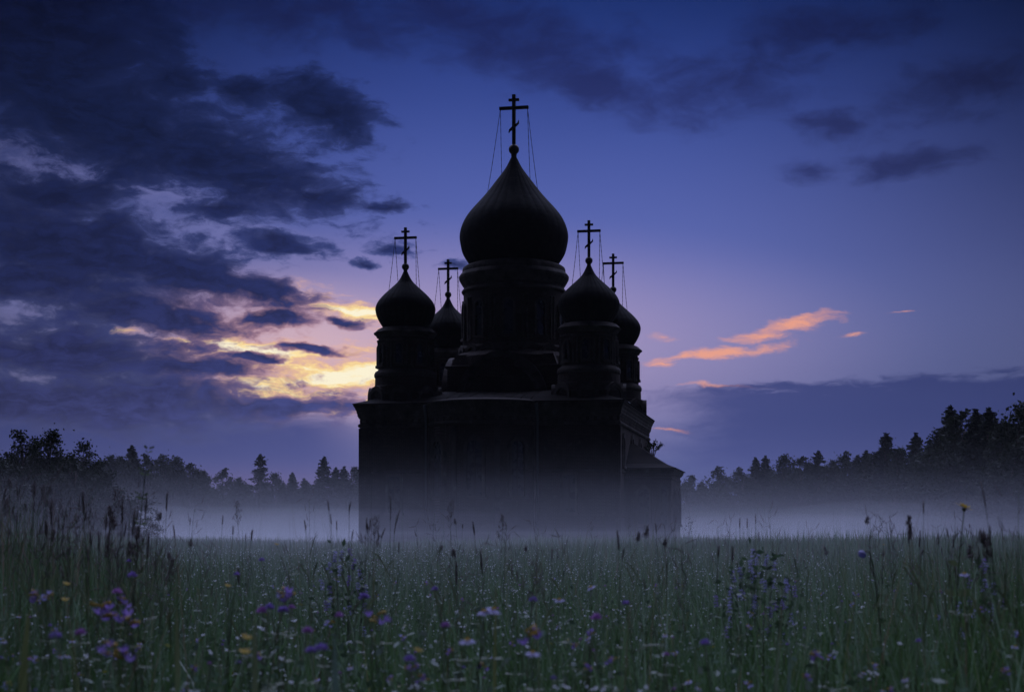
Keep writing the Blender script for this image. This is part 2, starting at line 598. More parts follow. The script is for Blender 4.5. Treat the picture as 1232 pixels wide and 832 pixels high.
# main block
mb = MB()
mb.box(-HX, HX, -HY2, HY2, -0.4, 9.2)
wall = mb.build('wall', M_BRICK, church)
mb = MB()
mb.rect_ring([(-0.2, 7.86), (0.08, 7.9), (0.12, 8.0), (0.08, 8.1), (0.02, 8.14), (-0.2, 8.16)], -HX, HX, -HY2, HY2)
mb.rect_ring([(-0.2, 8.42), (0.06, 8.44), (0.1, 8.55), (0.14, 8.6), (0.14, 8.72), (0.18, 8.8), (0.19, 8.92), (0.25, 9.02), (0.27, 9.12), (0.33, 9.2), (0.36, 9.26), (0.36, 9.31), (-0.3, 9.34)], -HX, HX, -HY2, HY2)
mb.build('cornice', M_TRIM, wall)
mb = MB()     # plinth and string course
mb.rect_ring([(-0.2, -0.4), (0.16, -0.4), (0.16, 0.7), (0.08, 0.82), (-0.2, 0.84)], -HX, HX, -HY2, HY2)
mb.rect_ring([(-0.2, 4.95), (0.07, 5.0), (0.07, 5.12), (-0.2, 5.16)], -HX, HX, -HY2, HY2)
mb.build('plinth', M_TRIM, wall)
# dentil frieze
mb = MB()
for i in range(34):
    x = -HX + 0.25 + i * (2 * HX - 0.5) / 33
    mb.box(x - 0.13, x + 0.13, -HY2 - 0.06, -HY2 + 0.1, 8.19, 8.4)
    y = -HY2 + 0.25 + i * (2 * HY2 - 0.5) / 33
    mb.box(HX - 0.1, HX + 0.06, y - 0.13, y + 0.13, 8.19, 8.4)
    mb.box(-HX - 0.06, -HX + 0.1, y - 0.13, y + 0.13, 8.19, 8.4)
mb.build('dentil_trim', M_TRIM, wall)
# corner pilasters
for sx in (-1, 1):
    for sy in (-1, 1):
        mb = MB()
        for (xa, xb, ya, yb) in ((0.0, 0.75, -0.1, 0.3), (-0.1, 0.3, 0.0, 0.75)):
            xs = sorted((sx * (HX - xa), sx * (HX - xb)))
            ys = sorted((sy * (HY2 - ya), sy * (HY2 - yb)))
            mb.box(xs[0], xs[1], ys[0], ys[1], 0.86, 7.84)
        mb.build('pilaster', M_BRICK, wall)

def front(x0, y=-HY2):
    return lambda p: (x0 + p[0], y + p[1], p[2])

def rightside(y0):
    return lambda p: (HX - p[1], y0 + p[0], p[2])

def leftside(y0):
    return lambda p: (-HX + p[1], y0 - p[0], p[2])

window(wall, front(5.15), 0.78, 2.5, 4.8, flat=True)
window(wall, front(-6.0), 0.78, 2.5, 4.8, flat=True)
window(wall, rightside(-6.9), 0.7, 5.4, 7.2, ogee=0.25)
for y in (-2.2, 2.4, 6.4):
    window(wall, rightside(y), 0.9, 5.5, 7.4, ogee=0.25)
for y in (-5.5, 0.0, 5.5):
    window(wall, leftside(y), 0.9, 2.4, 5.8, ogee=0.25)

# apse: a shallow curved bay in the middle of the east front
AX, AR, AD = -0.35, 3.85, 2.1
def apse_pt(t, o=0.0):
    """t from -1 to 1 across the bay, o outward offset."""
    a = t * math.radians(66)
    r0 = 3.42 / math.sin(math.radians(66))
    cyc = -HY2 - AD + r0
    return (AX + (r0 + o) * math.sin(a), cyc - (r0 + o) * math.cos(a)), a

def apse_sweep(mb, prof, n=28):
    vs, fs = [], []
    m = len(prof)
    for i in range(n + 1):
        t = -1 + 2 * i / n
        for o, z in prof:
            (x, y), a = apse_pt(t, o)
            vs.append((x, y, z))
    for i in range(n):
        for k in range(m - 1):
            fs.append((i * m + k, (i + 1) * m + k, (i + 1) * m + k + 1, i * m + k + 1))
    mb.add(vs, fs)

mb = MB()
apse_sweep(mb, [(0, -0.4), (0, 9.15)])
apse = mb.build('apse', M_BRICK, church)
mb = MB()
apse_sweep(mb, [(-0.1, 8.42), (0.06, 8.44), (0.1, 8.55), (0.14, 8.6), (0.14, 8.72), (0.18, 8.8), (0.19, 8.92), (0.25, 9.02), (0.27, 9.12), (0.33, 9.2), (0.36, 9.27), (0.36, 9.315), (-0.2, 9.5)])
apse_sweep(mb, [(-0.1, 7.87), (0.08, 7.9), (0.12, 8.0), (0.08, 8.1), (-0.1, 8.16)])
mb.build('cornice', M_TRIM, apse)
mb = MB()
apse_sweep(mb, [(0, -0.4), (0.16, -0.4), (0.16, 0.7), (0.06, 0.84), (-0.1, 0.84)])
mb.build('plinth', M_TRIM, apse)
mb = MB()
for i in range(16):
    t = -0.95 + 1.9 * i / 15
    (x, y), a = apse_pt(t)
    Mt = (lambda x, y, a: lambda p: (x + p[0] * math.cos(a) - p[1] * math.sin(a) * -1 * -1, y + p[0] * math.sin(a) + p[1] * math.cos(a), p[2]))(x, y, a)
    mb.box(-0.14, 0.14, -0.06, 0.08, 8.19, 8.4, 0, Mt)
    if i % 5 == 0:
        mb.box(-0.16, 0.16, -0.11, 0.08, 0.86, 7.85, 0, Mt)
mb.build('dentil_trim', M_TRIM, apse)
for t in (-0.62, -0.0, 0.62):
    (x, y), a = apse_pt(t)
    Mt = (lambda x, y, a: lambda p: (x + p[0] * math.cos(a) - p[1] * math.sin(a), y + p[0] * math.sin(a) + p[1] * math.cos(a), p[2]))(x, y, a)
    window(apse, Mt, 0.95, 3.5, 6.9, fw=0.2, proud=0.2, ogee=0.3)
mb = MB()
vs = [(AX, -HY2 + 1.5, 10.0)]
n = 28
for i in range(n + 1):
    (x, y), a = apse_pt(-1 + 2 * i / n, 0.39)
    vs.append((x, y, 9.36))
mb.add(vs, [(0, i + 1, i + 2) for i in range(n)])
mb.build('apse_roof', M_TIN, apse)
# rain pipes where the bay meets the front
for t in (-1, 1):
    (x, y), a = apse_pt(t)
    x += 0.06 * t
    mb = MB()
    mb.tube([(x + 0.05 * t, -HY2 - 0.55, 9.2), (x + 0.08 * t, -HY2 - 0.3, 8.5), (x + 0.08 * t, -HY2 - 0.22, 8.2), (x + 0.08 * t, -HY2 - 0.26, 0.5), (x + 0.08 * t, -HY2 - 0.5, 0.25)], [0.13, 0.07, 0.065, 0.065, 0.065], 8)
    mb.build('downpipe', M_PIPE, wall)

# roof
mb = MB()
mb.rect_ring([(0.40, 9.33), (0.40, 9.38), (-0.9, 9.8), (-4.6, 10.5)], -HX, HX, -HY2, HY2)
for k in range(1, 24):      # standing seams on the visible slopes
    x = -HX + k * 2 * HX / 24
    if abs(x) > 3.4:
        continue
    mb.tube([(x, -HY2 - 0.38, 9.40), (x, -HY2 + 0.9, 9.81), (x, -HY2 + 4.5, 10.49)], 0.03, 4)
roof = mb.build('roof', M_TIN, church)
mb = MB()
q = [(HX + 0.25, -6.1, 9.47), (HX + 0.3, -5.2, 9.47), (HX - 0.3, -5.5, 9.85)]
mb.add(q + [(x_, y_, z_ - 0.03) for x_, y_, z_ in q], [(0, 1, 2), (5, 4, 3), (0, 3, 4, 1), (1, 4, 5, 2), (2, 5, 3, 0)])
sh = mb.build('roof_sheet', M_ZINC, roof)
sh['label'] = 'bright bare metal sheet lying at the foot of a corner tower'

# central pedestal with a great arched gable on each side
mb = MB()
PH = 3.75
mb.box(-PH, PH, -PH, PH, 9.6, 12.1)
mb.rect_ring([(-0.1, 12.0), (0.12, 12.05), (0.18, 12.2), (-0.2, 12.26), (-0.5, 13.0)], -PH, PH, -PH, PH)
ped = mb.build('pedestal', M_BRICK, church)
for a in (0, 1, 2, 3):
    ang = a * math.pi / 2 - math.pi / 2
    Mt = placed(ang, PH)
    mb = MB()
    o1, o2, o3 = arch_outline(6.0, 9.8, 13.0, 20, 0.06), arch_outline(5.2, 9.8, 12.6, 20, 0.05), arch_outline(4.5, 9.8, 12.25, 20, 0.04)
    mb.prism(o3, -0.25, 1.6, 0, Mt)
    mb.band(o1, o2, -0.62, 1.6, 1, Mt)
    mb.band(o2, o3, -0.42, 1.55, 1, Mt)
    mb.build('arched_gable', [M_BRICK, M_TRIM], ped)

# drum and towers -----------------------------------------------------------
def dome_thing(cx, cy, prof, name='onion_dome'):
    mb = MB()
    # smooth the silhouette with a few interpolated rings
    zs = np.array([p[1] for p in prof])
    rs = np.array([p[0] for p in prof])
    tt = np.linspace(0, len(prof) - 1, len(prof) * 3)
    pr = []
    for t in tt:
        i = min(int(t), len(prof) - 2)
        f = t - i
        p0, p1, p2, p3 = (prof[max(i - 1, 0)], prof[i], prof[i + 1], prof[min(i + 2, len(prof) - 1)])
        cr = lambda a, b, c, d: 0.5 * ((2 * b) + (-a + c) * f + (2 * a - 5 * b + 4 * c - d) * f * f + (-a + 3 * b - 3 * c + d) * f ** 3)
        pr.append((max(0.02, cr(p0[0], p1[0], p2[0], p3[0])), cr(p0[1], p1[1], p2[1], p3[1])))
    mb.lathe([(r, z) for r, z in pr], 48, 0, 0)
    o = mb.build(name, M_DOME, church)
    o.location = (cx, cy, 0)
    return o


def cross(parent, zb, h, ball, sc, dome_prof):
    """Three barred cross on a ball; sc scales the bars; guy chains run to the dome."""
    mb = MB()
    mb.lathe([(ball * 0.5, zb - ball * 1.6), (ball * 0.55, zb - ball * 0.9)] + [(ball * math.cos(a), zb + ball * math.sin(a)) for a in np.linspace(-1.0, 1.4, 10)], 16)
    w = 0.085 * sc
    mb.box(-w, w, -w, w, zb + ball * 0.7, zb + h)
    zt = zb + h
    mb.box(-0.27 * sc, 0.27 * sc, -w * 0.8, w * 0.8, zt - 0.33 * sc, zt - 0.21 * sc)
    zm = zt - 0.68 * sc
    L = 0.76 * sc
    mb.box(-L, L, -w * 0.9, w * 0.9, zm - 0.075 * sc, zm + 0.075 * sc)
    # slanted foot bar with a slight curl, falling to the left
    zf = zb + ball + 0.36 * (h - ball)
    mb.prism([(-0.27 * sc, zf - 0.33 * sc), (-0.25 * sc, zf - 0.17 * sc), (-0.05 * sc, zf + 0.02 * sc), (0.19 * sc, zf + 0.16 * sc), (0.25 * sc, zf + 0.31 * sc),
              (0.27 * sc, zf + 0.15 * sc), (0.16 * sc, zf + 0.04 * sc), (0.0, zf - 0.12 * sc), (-0.2 * sc, zf - 0.24 * sc)], -w * 0.8, w * 0.8)
    c = mb.build('cross', M_IRON, parent)
    for sx in (-1, 1):
        for (dx, dy) in ((1.1, -0.3), (0.75, 0.6)):
            a = math.atan2(dy, sx * dx)
            # where the chain is hooked: a ring on the dome
            i = 6 if dy < 0 else 5
            r, z = dome_prof[-i - 1]
            p0 = np.array([sx * L * 0.93, 0, zm])
            p1 = np.array([r * math.cos(a), r * math.sin(a), z])
            mb = MB()
            n = 22
            pts, rad = [], []
            for k in range(n + 1):
                t = k / n
                p = p0 + (p1 - p0) * t
                p[2] -= 0.10 * sc * math.sin(math.pi * t)
                pts.append(p)
                rad.append((0.013 if k % 2 else 0.022) * (1.0 + 0.25 * (sc - 1)))
            mb.tube(pts, rad, 5)
            mb.build('chain', M_IRON, parent)
    return c


def drum(cx, cy, prof, nwin, wrad, ww, z0, z1, a0, n=48, cornice=None):
    mb = MB()
    mb.lathe(prof, n, smooth=False)
    o = mb.build('drum', M_BRICK, church)
    o.location = (cx, cy, 0)
    if cornice:
        mb = MB()
        for pr in cornice:
            mb.lathe(pr, n, smooth=False, cap=False)
        mb.build('cornice', M_TRIM, o)
    for k in range(nwin):
        a = a0 + 2 * math.pi * k / nwin
        window(o, placed(a, wrad), ww, z0, z1, fw=ww * 0.22, proud=0.12, bars=False)
        b = a + math.pi / nwin      # half columns between the windows
    for k in range(nwin):
        b = a0 + 2 * math.pi * (k + 0.5) / nwin
        for db in (-0.07, 0.07):
            x, y = wrad * math.cos(b + db * 2.2 / wrad), wrad * math.sin(b + db * 2.2 / wrad)
            mb = MB()
            mb.lathe([(0.10, z0 - 0.25), (0.10, z0 - 0.15), (0.07, z0 - 0.12), (0.07, z1 + 0.2), (0.11, z1 + 0.25), (0.11, z1 + 0.35)], 8, x, y)
            mb.build('colonnette', M_TRIM, o)
    return o


KM = 107.1 / F
def zm_(py):
    return CAM_Z + (HY - py) * KM
MAIN = [(53, 319), (61, 306.5), (64.2, 295.5), (65.4, 285), (63.4, 274), (58.4, 263), (50.5, 252.5), (40.5, 241.5), (31.5, 231), (22.4, 219), (13.3, 207), (8.7, 200), (5.2, 193), (2.9, 188.5), (2.0, 186)]
MAIN = [(r * KM, zm_(y)) for r, y in MAIN]
drum(0, 0, [(4.3, 11.5), (4.2, 12.9), (3.75, 13.25), (3.42, 13.4), (3.42, 17.6), (3.3, 18.9)], 10, 3.42, 0.62, 14.3, 16.6, -math.pi / 2 + TH - math.radians(6), 48,
     [[(3.3, zm_(355)), (3.5, zm_(354)), (3.56, zm_(352)), (3.5, zm_(350)), (3.4, zm_(349))],
      [(3.3, zm_(347)), (3.46, zm_(345)), (3.6, zm_(341)), (3.72, zm_(337)), (3.74, zm_(334)), (3.62, zm_(331)), (3.5, zm_(329)), (3.5, zm_(326)), (3.46, zm_(323.5)), (3.3, zm_(321.5)), (2.95, zm_(319))],
      [(3.3, 13.3), (3.6, 13.4), (3.62, 13.6), (3.5, 13.75), (3.3, 13.8)]])
d = dome_thing(0, 0, MAIN)
cross(d, zm_(179.8), (179.8 - 114) * KM, 0.36, 1.32, MAIN)
mb = MB()     # little arched gables at the drum foot
for k in range(16):
    Mt = placed(2 * math.pi * k / 16 + 0.1, 3.5)
    mb.band(arch_outline(1.25, 12.6, 13.75, 8, 0.1), arch_outline(0.9, 12.6, 13.5, 8), -0.25, 0.3, 0, Mt)
    mb.prism(arch_outline(0.9, 12.6, 13.5, 8), -0.08, 0.3, 0, Mt)
mb.build('gable_crown', M_TRIM, ped)

KS = 102.3 / F
def zs_(py):
    return CAM_Z + (HY - py) * KS
SMALL = [(26.5, 395), (31.0, 388), (34.4, 381), (36.0, 374.5), (35.9, 369.5), (33.6, 364), (29.9, 359), (25.2, 354), (19.8, 349), (14.3, 344), (9.25, 339), (6.0, 334), (3.6, 329), (2.2, 326), (1.6, 324.5)]
SMALL = [(r * KS, zs_(y)) for r, y in SMALL]
for sx, sy in ((-1, -1), (1, -1), (1, 1), (-1, 1)):
    cx, cy = 6.0 * sx, 6.0 * sy
    t = drum(cx, cy, [(2.3, 9.2), (2.3, 10.1), (2.16, 10.15), (2.16, 10.6), (1.99, 10.65), (1.97, 11.15), (1.8, 11.7), (1.745, 11.8), (1.745, 13.55), (1.7, 14.3), (1.4, 14.45)],
             8, 1.745, 0.42, 12.05, 13.3, -math.pi / 2 + TH - math.radians(10), 32,
             [[(1.6, 13.45), (1.78, 13.5), (1.82, 13.58), (1.76, 13.66), (1.72, 13.72)],
              [(1.7, 13.76), (1.86, 13.84), (1.9, 13.95), (2.02, 14.04), (2.06, 14.12), (1.98, 14.17), (1.78, 14.36), (1.6, 14.44), (1.4, 14.5)],
              [(1.7, 11.1), (1.92, 11.15), (2.02, 11.3), (2.03, 11.45), (1.96, 11.6), (1.78, 11.72), (1.6, 11.75)]])
    mb = MB()
    for k in range(8):
        Mt = placed(2 * math.pi * k / 8 - math.pi / 2 + TH * 0.6, 2.2)
        mb.band(arch_outline(1.45, 9.4, 10.55, 8, 0.12), arch_outline(1.1, 9.4, 10.3, 8), -0.16, 0.25, 0, Mt)
        mb.prism(arch_outline(1.1, 9.4, 10.3, 8), -0.05, 0.25, 0, Mt)
    mb.build('gable_crown', M_TRIM, t)
    d = dome_thing(cx, cy, SMALL)
    cross(d, zs_(320.7), (320.7 - 273.5) * KS, 0.24, 0.98, SMALL)

# side porch with a lean-to roof
PX0, PX1, PY0, PY1 = HX, HX + 2.95, -HY2 + 3.0, -HY2 + 9.4
mb = MB()
mb.box(PX0 - 0.2, PX1, PY0, PY1, -0.4, 5.25)
porch = mb.build('side_porch', M_BRICK, church)
mb = MB()
mb.rect_ring([(-0.1, 4.55), (0.06, 4.6), (0.06, 4.72), (-0.1, 4.74)], PX0, PX1, PY0, PY1)
mb.rect_ring([(-0.1, 4.9), (0.06, 4.95), (0.14, 5.05), (0.2, 5.15), (0.22, 5.24), (-0.1, 5.27)], PX0, PX1, PY0, PY1)
mb.rect_ring([(-0.1, -0.4), (0.14, -0.4), (0.14, 0.7), (-0.1, 0.8)], PX0, PX1, PY0, PY1)
mb.build('cornice', M_TRIM, porch)
mb = MB()     # flared tin roof, hipped at the front
prof = [(0.32, 5.26), (0.32, 5.31), (-0.5, 5.62), (-1.3, 6.12), (-2.0, 6.6), (-2.6, 6.98)]
vs, fs = [], []
for o, z in prof:
    vs += [(PX0 - 0.05, PY0 - o, z), (PX1 + o, PY0 - o, z), (PX1 + o, PY1 + o, z), (PX0 - 0.05, PY1 + o, z)]
for k in range(len(prof) - 1):
    for i in range(3):
        fs.append((k * 4 + i, k * 4 + i + 1, k * 4 + 5 + i, k * 4 + 4 + i))
k = (len(prof) - 1) * 4
fs.append((k, k + 1, k + 2, k + 3))
mb.add(vs, fs)
mb.build('porch_roof', M_TIN, porch)
def porchfront(x0):
    return lambda p: (x0 + p[0], PY0 + p[1], p[2])
window(porch, porchfront(HX + 2.5), 0.34, 1.5, 4.2, flat=True, fw=0.12, bars=False)
window(porch, porchfront(HX + 1.2), 0.7, 1.8, 4.0, ogee=0.2)
for y in (-4.2, -2.4, -0.6):
    window(porch, (lambda y: lambda p: (PX1 - p[1], y + p[0], p[2]))(y), 0.8, 1.8, 4.0, ogee=0.2)


# ------------------------------------------------------------------ ground and mist
def b_ground(w, out):
    p = objpos(w)
    n1 = w.noise(p, 0.12, 6, 0.6)
    n2 = w.noise(p, 5.0, 6, 0.7)
    col = w.ramp(n1, [(0.3, (0.03, 0.045, 0.018, 1)), (0.55, (0.05, 0.065, 0.03, 1)), (0.75, (0.08, 0.075, 0.04, 1))])
    col = w.mix(w.mapr(n2, 0.4, 0.7), col, (0.018, 0.026, 0.012, 1))
    principled(w, out, col, 0.95, n2, 1.0, 0.08, spec=0.1)


M_GROUND = mat('meadow_soil', b_ground)


def ground_z(x, y):
    """Gentle unevenness of the meadow, level where the camera stands and under the church."""
    k = np.clip((y - 9) / 25, 0, 1) * np.clip((400 - y) / 100, 0, 1)
    return k * 0.13 * (np.sin(0.21 * x + 1.1 * np.sin(0.09 * y)) + np.sin(0.17 * y + 1.3 * np.sin(0.13 * x) + 0.6) + 0.6 * np.sin(0.47 * x + 0.31 * y))


gx = np.concatenate([[-3000, -1200, -500, -260], np.arange(-160, 161, 2.0), [260, 500, 1200, 3000]])
gy = np.concatenate([[-80, -40, -10], np.arange(0, 181, 2.0), np.arange(190, 420, 10.0), [500, 700, 1200, 2200, 4000]])
GX, GY = np.meshgrid(gx, gy)
gv = np.stack([GX.ravel(), GY.ravel(), ground_z(GX, GY).ravel() - 0.02], 1)
ii = (np.arange(len(gy) - 1)[:, None] * len(gx) + np.arange(len(gx) - 1)[None]).ravel()
gf = np.stack([ii, ii + 1, ii + 1 + len(gx), ii + len(gx)], 1)
tag(mesh_np('ground', gv, gf, M_GROUND, None, None, smooth=True), 'level meadow ground under the tall grass', kind='structure')


def fog(name, label, x0, x1, y0, y1, z1, dens, z0=-1.0):
    def b(w, out):
        v = w.n('ShaderNodeVolumePrincipled')
        v.inputs['Color'].default_value = (0.80, 0.82, 0.90, 1)
        v.inputs['Density'].default_value = dens
        v.inputs['Anisotropy'].default_value = 0.25
        w.t.links.new(v.outputs[0], out.inputs['Volume'])
    m = mat(name + '_air', b)
    o = MB().box(x0, x1, y0, y1, z0, z1).build(name, m)
    tag(o, label, kind='stuff')
    return o


fog('haze', 'thin blue evening haze over the whole meadow', -420, 420, -30, 620, 60, 0.00005)
# the ground mist: layer upon layer, each one thinner than the one beneath
LAYERS = [(-0.6, 1.25, 'densest white mist creeping through the grass tips'), (1.25, 1.55, 'dense white mist just over the grass'),
          (1.55, 1.9, 'white mist at the height of the church plinth'), (1.9, 2.35, 'low white mist lying at the foot of the church'),
          (2.35, 2.9, 'mist as deep as a person is tall'), (2.9, 3.6, 'mist hiding the lower church windows'),
          (3.6, 4.5, 'thinning mist over the lower church windows'), (4.5, 5.7, 'thin mist standing to the porch eaves'),
          (5.7, 7.3, 'thin veil of mist as high as the porch roof'), (7.3, 9.6, 'faint veil of mist reaching the tree crowns'), (9.6, 13.0, 'faintest veil of mist over the tree tops')]
for k, (za, zb, lab) in enumerate(LAYERS):
    zm = max(0.9, (za + zb) / 2) - 1.0
    dens = 0.0046 * math.exp(-zm / 1.8) + 0.0003 * math.exp(-zm / 5.0)
    fog('mist', lab + ', before and around the church', -380, 380, 4 + 9 * k, 119.99, zb - 0.0015, dens * (1.0 if k == 0 else 0.62 if k < 4 else 0.42), za + 0.0015)
    fog('mist', lab + ', behind the church', -380, 380, 120.01, 570, zb - 0.0015, dens * 1.7, za + 0.0015)

# drifting thicker patches that make the top of the mist uneven
rw = random.Random(19)
for k in range(26):
    d = rw.uniform(60, 300)
    px = rw.choice([rw.uniform(-60, 440), rw.uniform(820, 1290), rw.uniform(0, 1232)])
    rx, ry, rz = rw.uniform(7, 20) * (0.5 + d / 200), rw.uniform(6, 18), rw.uniform(0.7, 1.9) * (0.6 + d / 250)
    cz = rw.uniform(0.8, 2.6) * (0.6 + d / 250)
    mb = MB()
    mb.lathe([(math.cos(a_), math.sin(a_)) for a_ in np.linspace(-1.5, 1.5, 12)], 28)
    ca, sa = math.cos(0.3 * k), 0.12 * math.sin(2.1 * k)
    mb.v = [(x_ * rx * (1 + 0.25 * math.sin(3 * math.atan2(y_, x_) + k)), y_ * ry, z_ * rz * (1 + 0.3 * math.sin(2 * x_ + k)) + sa * x_ * rz) for x_, y_, z_ in mb.v]

    def b_wisp(w, out, dn=rw.uniform(0.0015, 0.0042) * (0.5 if 440 < px < 820 else 1.0)):
        v_ = w.n('ShaderNodeVolumePrincipled')
        v_.inputs['Color'].default_value = (0.80, 0.82, 0.90, 1)
        v_.inputs['Density'].default_value = dn
        v_.inputs['Anisotropy'].default_value = 0.25
        w.t.links.new(v_.outputs[0], out.inputs['Volume'])
    o = mb.build('mist', mat('mist_wisp_air', b_wisp))
    o.location = ((px - CX) * d / F, d, cz)
    tag(o, 'pale wisp of thicker mist drifting over the far meadow', kind='stuff')

# ------------------------------------------------------------------ foliage materials
def tinted(name, stops, rough=0.55, trans=0.25, nscale=1.5, spec=0.35):
    def b(w, out):
        a = w.n('ShaderNodeAttribute', attribute_name='tint')
        col = w.ramp(a.outputs['Fac'], [(p, c + (1,)) for p, c in stops], 'LINEAR')
        col = w.mix(w.mapr(w.noise(objpos(w), nscale, 3), 0.3, 0.7, 0.0, 0.5), col, w.mix(1.0, col, (0.55, 0.6, 0.6, 1), 'MULTIPLY'))
        principled(w, out, col, rough, trans=trans, spec=spec)
    return mat(name, b)


M_GRASS = tinted('meadow_grass', [(0.0, (0.03, 0.07, 0.016)), (0.3, (0.07, 0.14, 0.04)), (0.55, (0.11, 0.19, 0.085)), (0.75, (0.20, 0.28, 0.19)), (0.88, (0.17, 0.18, 0.06)), (1.0, (0.19, 0.14, 0.09))], 0.42, 0.5, 0.5, 0.6)
M_HERB = tinted('herb_leaves', [(0.0, (0.05, 0.10, 0.035)), (0.5, (0.10, 0.17, 0.09)), (0.85, (0.18, 0.26, 0.20)), (1.0, (0.22, 0.22, 0.03))], 0.5, 0.3, 3.0)
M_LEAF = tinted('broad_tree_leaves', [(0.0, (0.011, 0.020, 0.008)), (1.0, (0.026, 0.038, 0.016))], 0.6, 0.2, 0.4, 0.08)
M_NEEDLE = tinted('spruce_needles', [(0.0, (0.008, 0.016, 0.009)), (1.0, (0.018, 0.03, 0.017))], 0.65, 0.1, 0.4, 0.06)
M_BARK = mat('bark', lambda w, o: principled(w, o, w.mix(w.noise(objpos(w), 3.0, 5), (0.05, 0.04, 0.032, 1), (0.12, 0.10, 0.085, 1)), 0.95, w.noise(objpos(w), 9, 4), 0.7, 0.04, spec=0.1))
M_STEM = mat('green_stem', lambda w, o: principled(w, o, w.mix(w.noise(objpos(w), 6, 3), (0.07, 0.12, 0.045, 1), (0.13, 0.13, 0.07, 1)), 0.6, trans=0.35))
M_SEED = mat('brown_seed_head', lambda w, o: principled(w, o, w.mix(w.noise(objpos(w), 40, 3), (0.12, 0.09, 0.09, 1), (0.24, 0.19, 0.18, 1)), 0.8, trans=0.3))
M_PURPLE = mat('violet_petals', lambda w, o: principled(w, o, w.mix(w.noise(objpos(w), 60, 3), (0.24, 0.14, 0.50, 1), (0.38, 0.27, 0.62, 1)), 0.6, trans=0.35))
M_MAGENTA = mat('purple_pink_petals', lambda w, o: principled(w, o, w.mix(w.noise(objpos(w), 60, 3), (0.36, 0.13, 0.42, 1), (0.46, 0.25, 0.54, 1)), 0.6, trans=0.35))
M_LILAC = mat('pale_lilac_petals', lambda w, o: principled(w, o, w.mix(w.noise(objpos(w), 60, 3), (0.36, 0.33, 0.68, 1), (0.52, 0.50, 0.78, 1)), 0.6, trans=0.35))
M_WHITE = mat('white_petals', lambda w, o: principled(w, o, (0.78, 0.80, 0.84, 1), 0.5, trans=0.3))
M_YELLOW = mat('yellow_petals', lambda w, o: principled(w, o, w.mix(w.noise(objpos(w), 50, 3), (0.52, 0.34, 0.03, 1), (0.62, 0.46, 0.06, 1)), 0.6, trans=0.3))
M_DEW = mat('dew', lambda w, o: principled(w, o, (0.85, 0.88, 0.92, 1), 0.08, spec=1.0, trans=0.35))

# ------------------------------------------------------------------ trees
def leaf_cards(c, size, rng, aspect=0.6, flat=0.0, tint=None):
    """One four-cornered leaf at every centre, turned at random."""
    n = len(c)
    d1 = rng.normal(size=(n, 3))
    d1[:, 2] *= (1 - flat)
    d1 /= np.linalg.norm(d1, axis=1, keepdims=True)
    d2 = np.cross(d1, rng.normal(size=(n, 3)))
    d2 /= np.linalg.norm(d2, axis=1, keepdims=True) + 1e-9
    s = (size * rng.uniform(0.6, 1.35, n))[:, None] if np.isscalar(size) else size[:, None]
    a, b = d1 * s * 0.5, d2 * s * 0.5 * aspect
    v = np.empty((n, 4, 3))
    v[:, 0] = c - a
    v[:, 1] = c + b - a * 0.1
    v[:, 2] = c + a
    v[:, 3] = c - b - a * 0.1
    f = np.arange(n * 4).reshape(n, 4)
    t = np.repeat(rng.uniform(0, 1, n) if tint is None else tint, 4)
    return v.reshape(-1, 3), f, t


def broad_tree(seed, h, w, nleaf, ls, nclump=34, base=0.12, ragged=0.3):
    """Trunk with limbs and an uneven crown of leaf clumps with gaps; unit placed at the origin."""
    rng = np.random.default_rng(seed)
    mb = MB()
    r0 = 0.016 * h + 0.03
    top = np.array([rng.normal(0, 0.03 * h), rng.normal(0, 0.03 * h), 0.88 * h])
    trunk = [np.array([0, 0, -0.2]), np.array([rng.normal(0, .015 * h), rng.normal(0, .015 * h), 0.3 * h]), np.array([top[0] * .5, top[1] * .5, 0.6 * h]), top]
    mb.tube(trunk, [r0 * 1.3, r0, r0 * 0.6, r0 * 0.15], 7)
    cl = []
    for k in range(nclump):
        z = h * (base + (0.98 - base) * (k + rng.uniform(0, 1)) / nclump)
        f = (z / h - base) / (1 - base)
        rr = w * 0.5 * (math.sin(math.pi * min(1, 0.14 + 0.86 * f) ** 0.85) ** 0.7) * rng.uniform(1 - ragged * 1.6, 1 + ragged * 0.5)
        if f > 0.9:
            rr *= 0.5
        a = rng.uniform(0, 2 * math.pi)
        c = np.array([rr * math.cos(a) * 0.85, rr * math.sin(a) * 0.85, z])
        cl.append((c, (0.055 + 0.055 * rng.uniform(0, 1)) * h * (1.15 - 0.6 * f)))
        if k % 2 == 0:
            s = trunk[1] + (trunk[2] - trunk[1]) * min(1, max(0, f * 1.2 - 0.1)) if f < 0.75 else trunk[2] + (top - trunk[2]) * (f - 0.5)
            mb.tube([s, s * 0.45 + c * 0.55 + np.array([0, 0, 0.03 * h]), c], [r0 * 0.35, r0 * 0.2, r0 * 0.06], 5)
    wts = np.array([q[1] ** 2 for q in cl])
    pick = rng.choice(len(cl), nleaf, p=wts / wts.sum())
    cen = np.array([q[0] for q in cl])[pick]
    rad = np.array([q[1] for q in cl])[pick][:, None]
    off = rng.normal(size=(nleaf, 3)) * 0.55
    off[:, 2] *= 0.75
    # sprigs that stand out of the outline
    spr = rng.uniform(size=nleaf) < 0.12
    off[spr] *= 1.6
    pts = cen + off * rad
    v, f, t = leaf_cards(pts, ls, rng)
    return mb, v, f, t


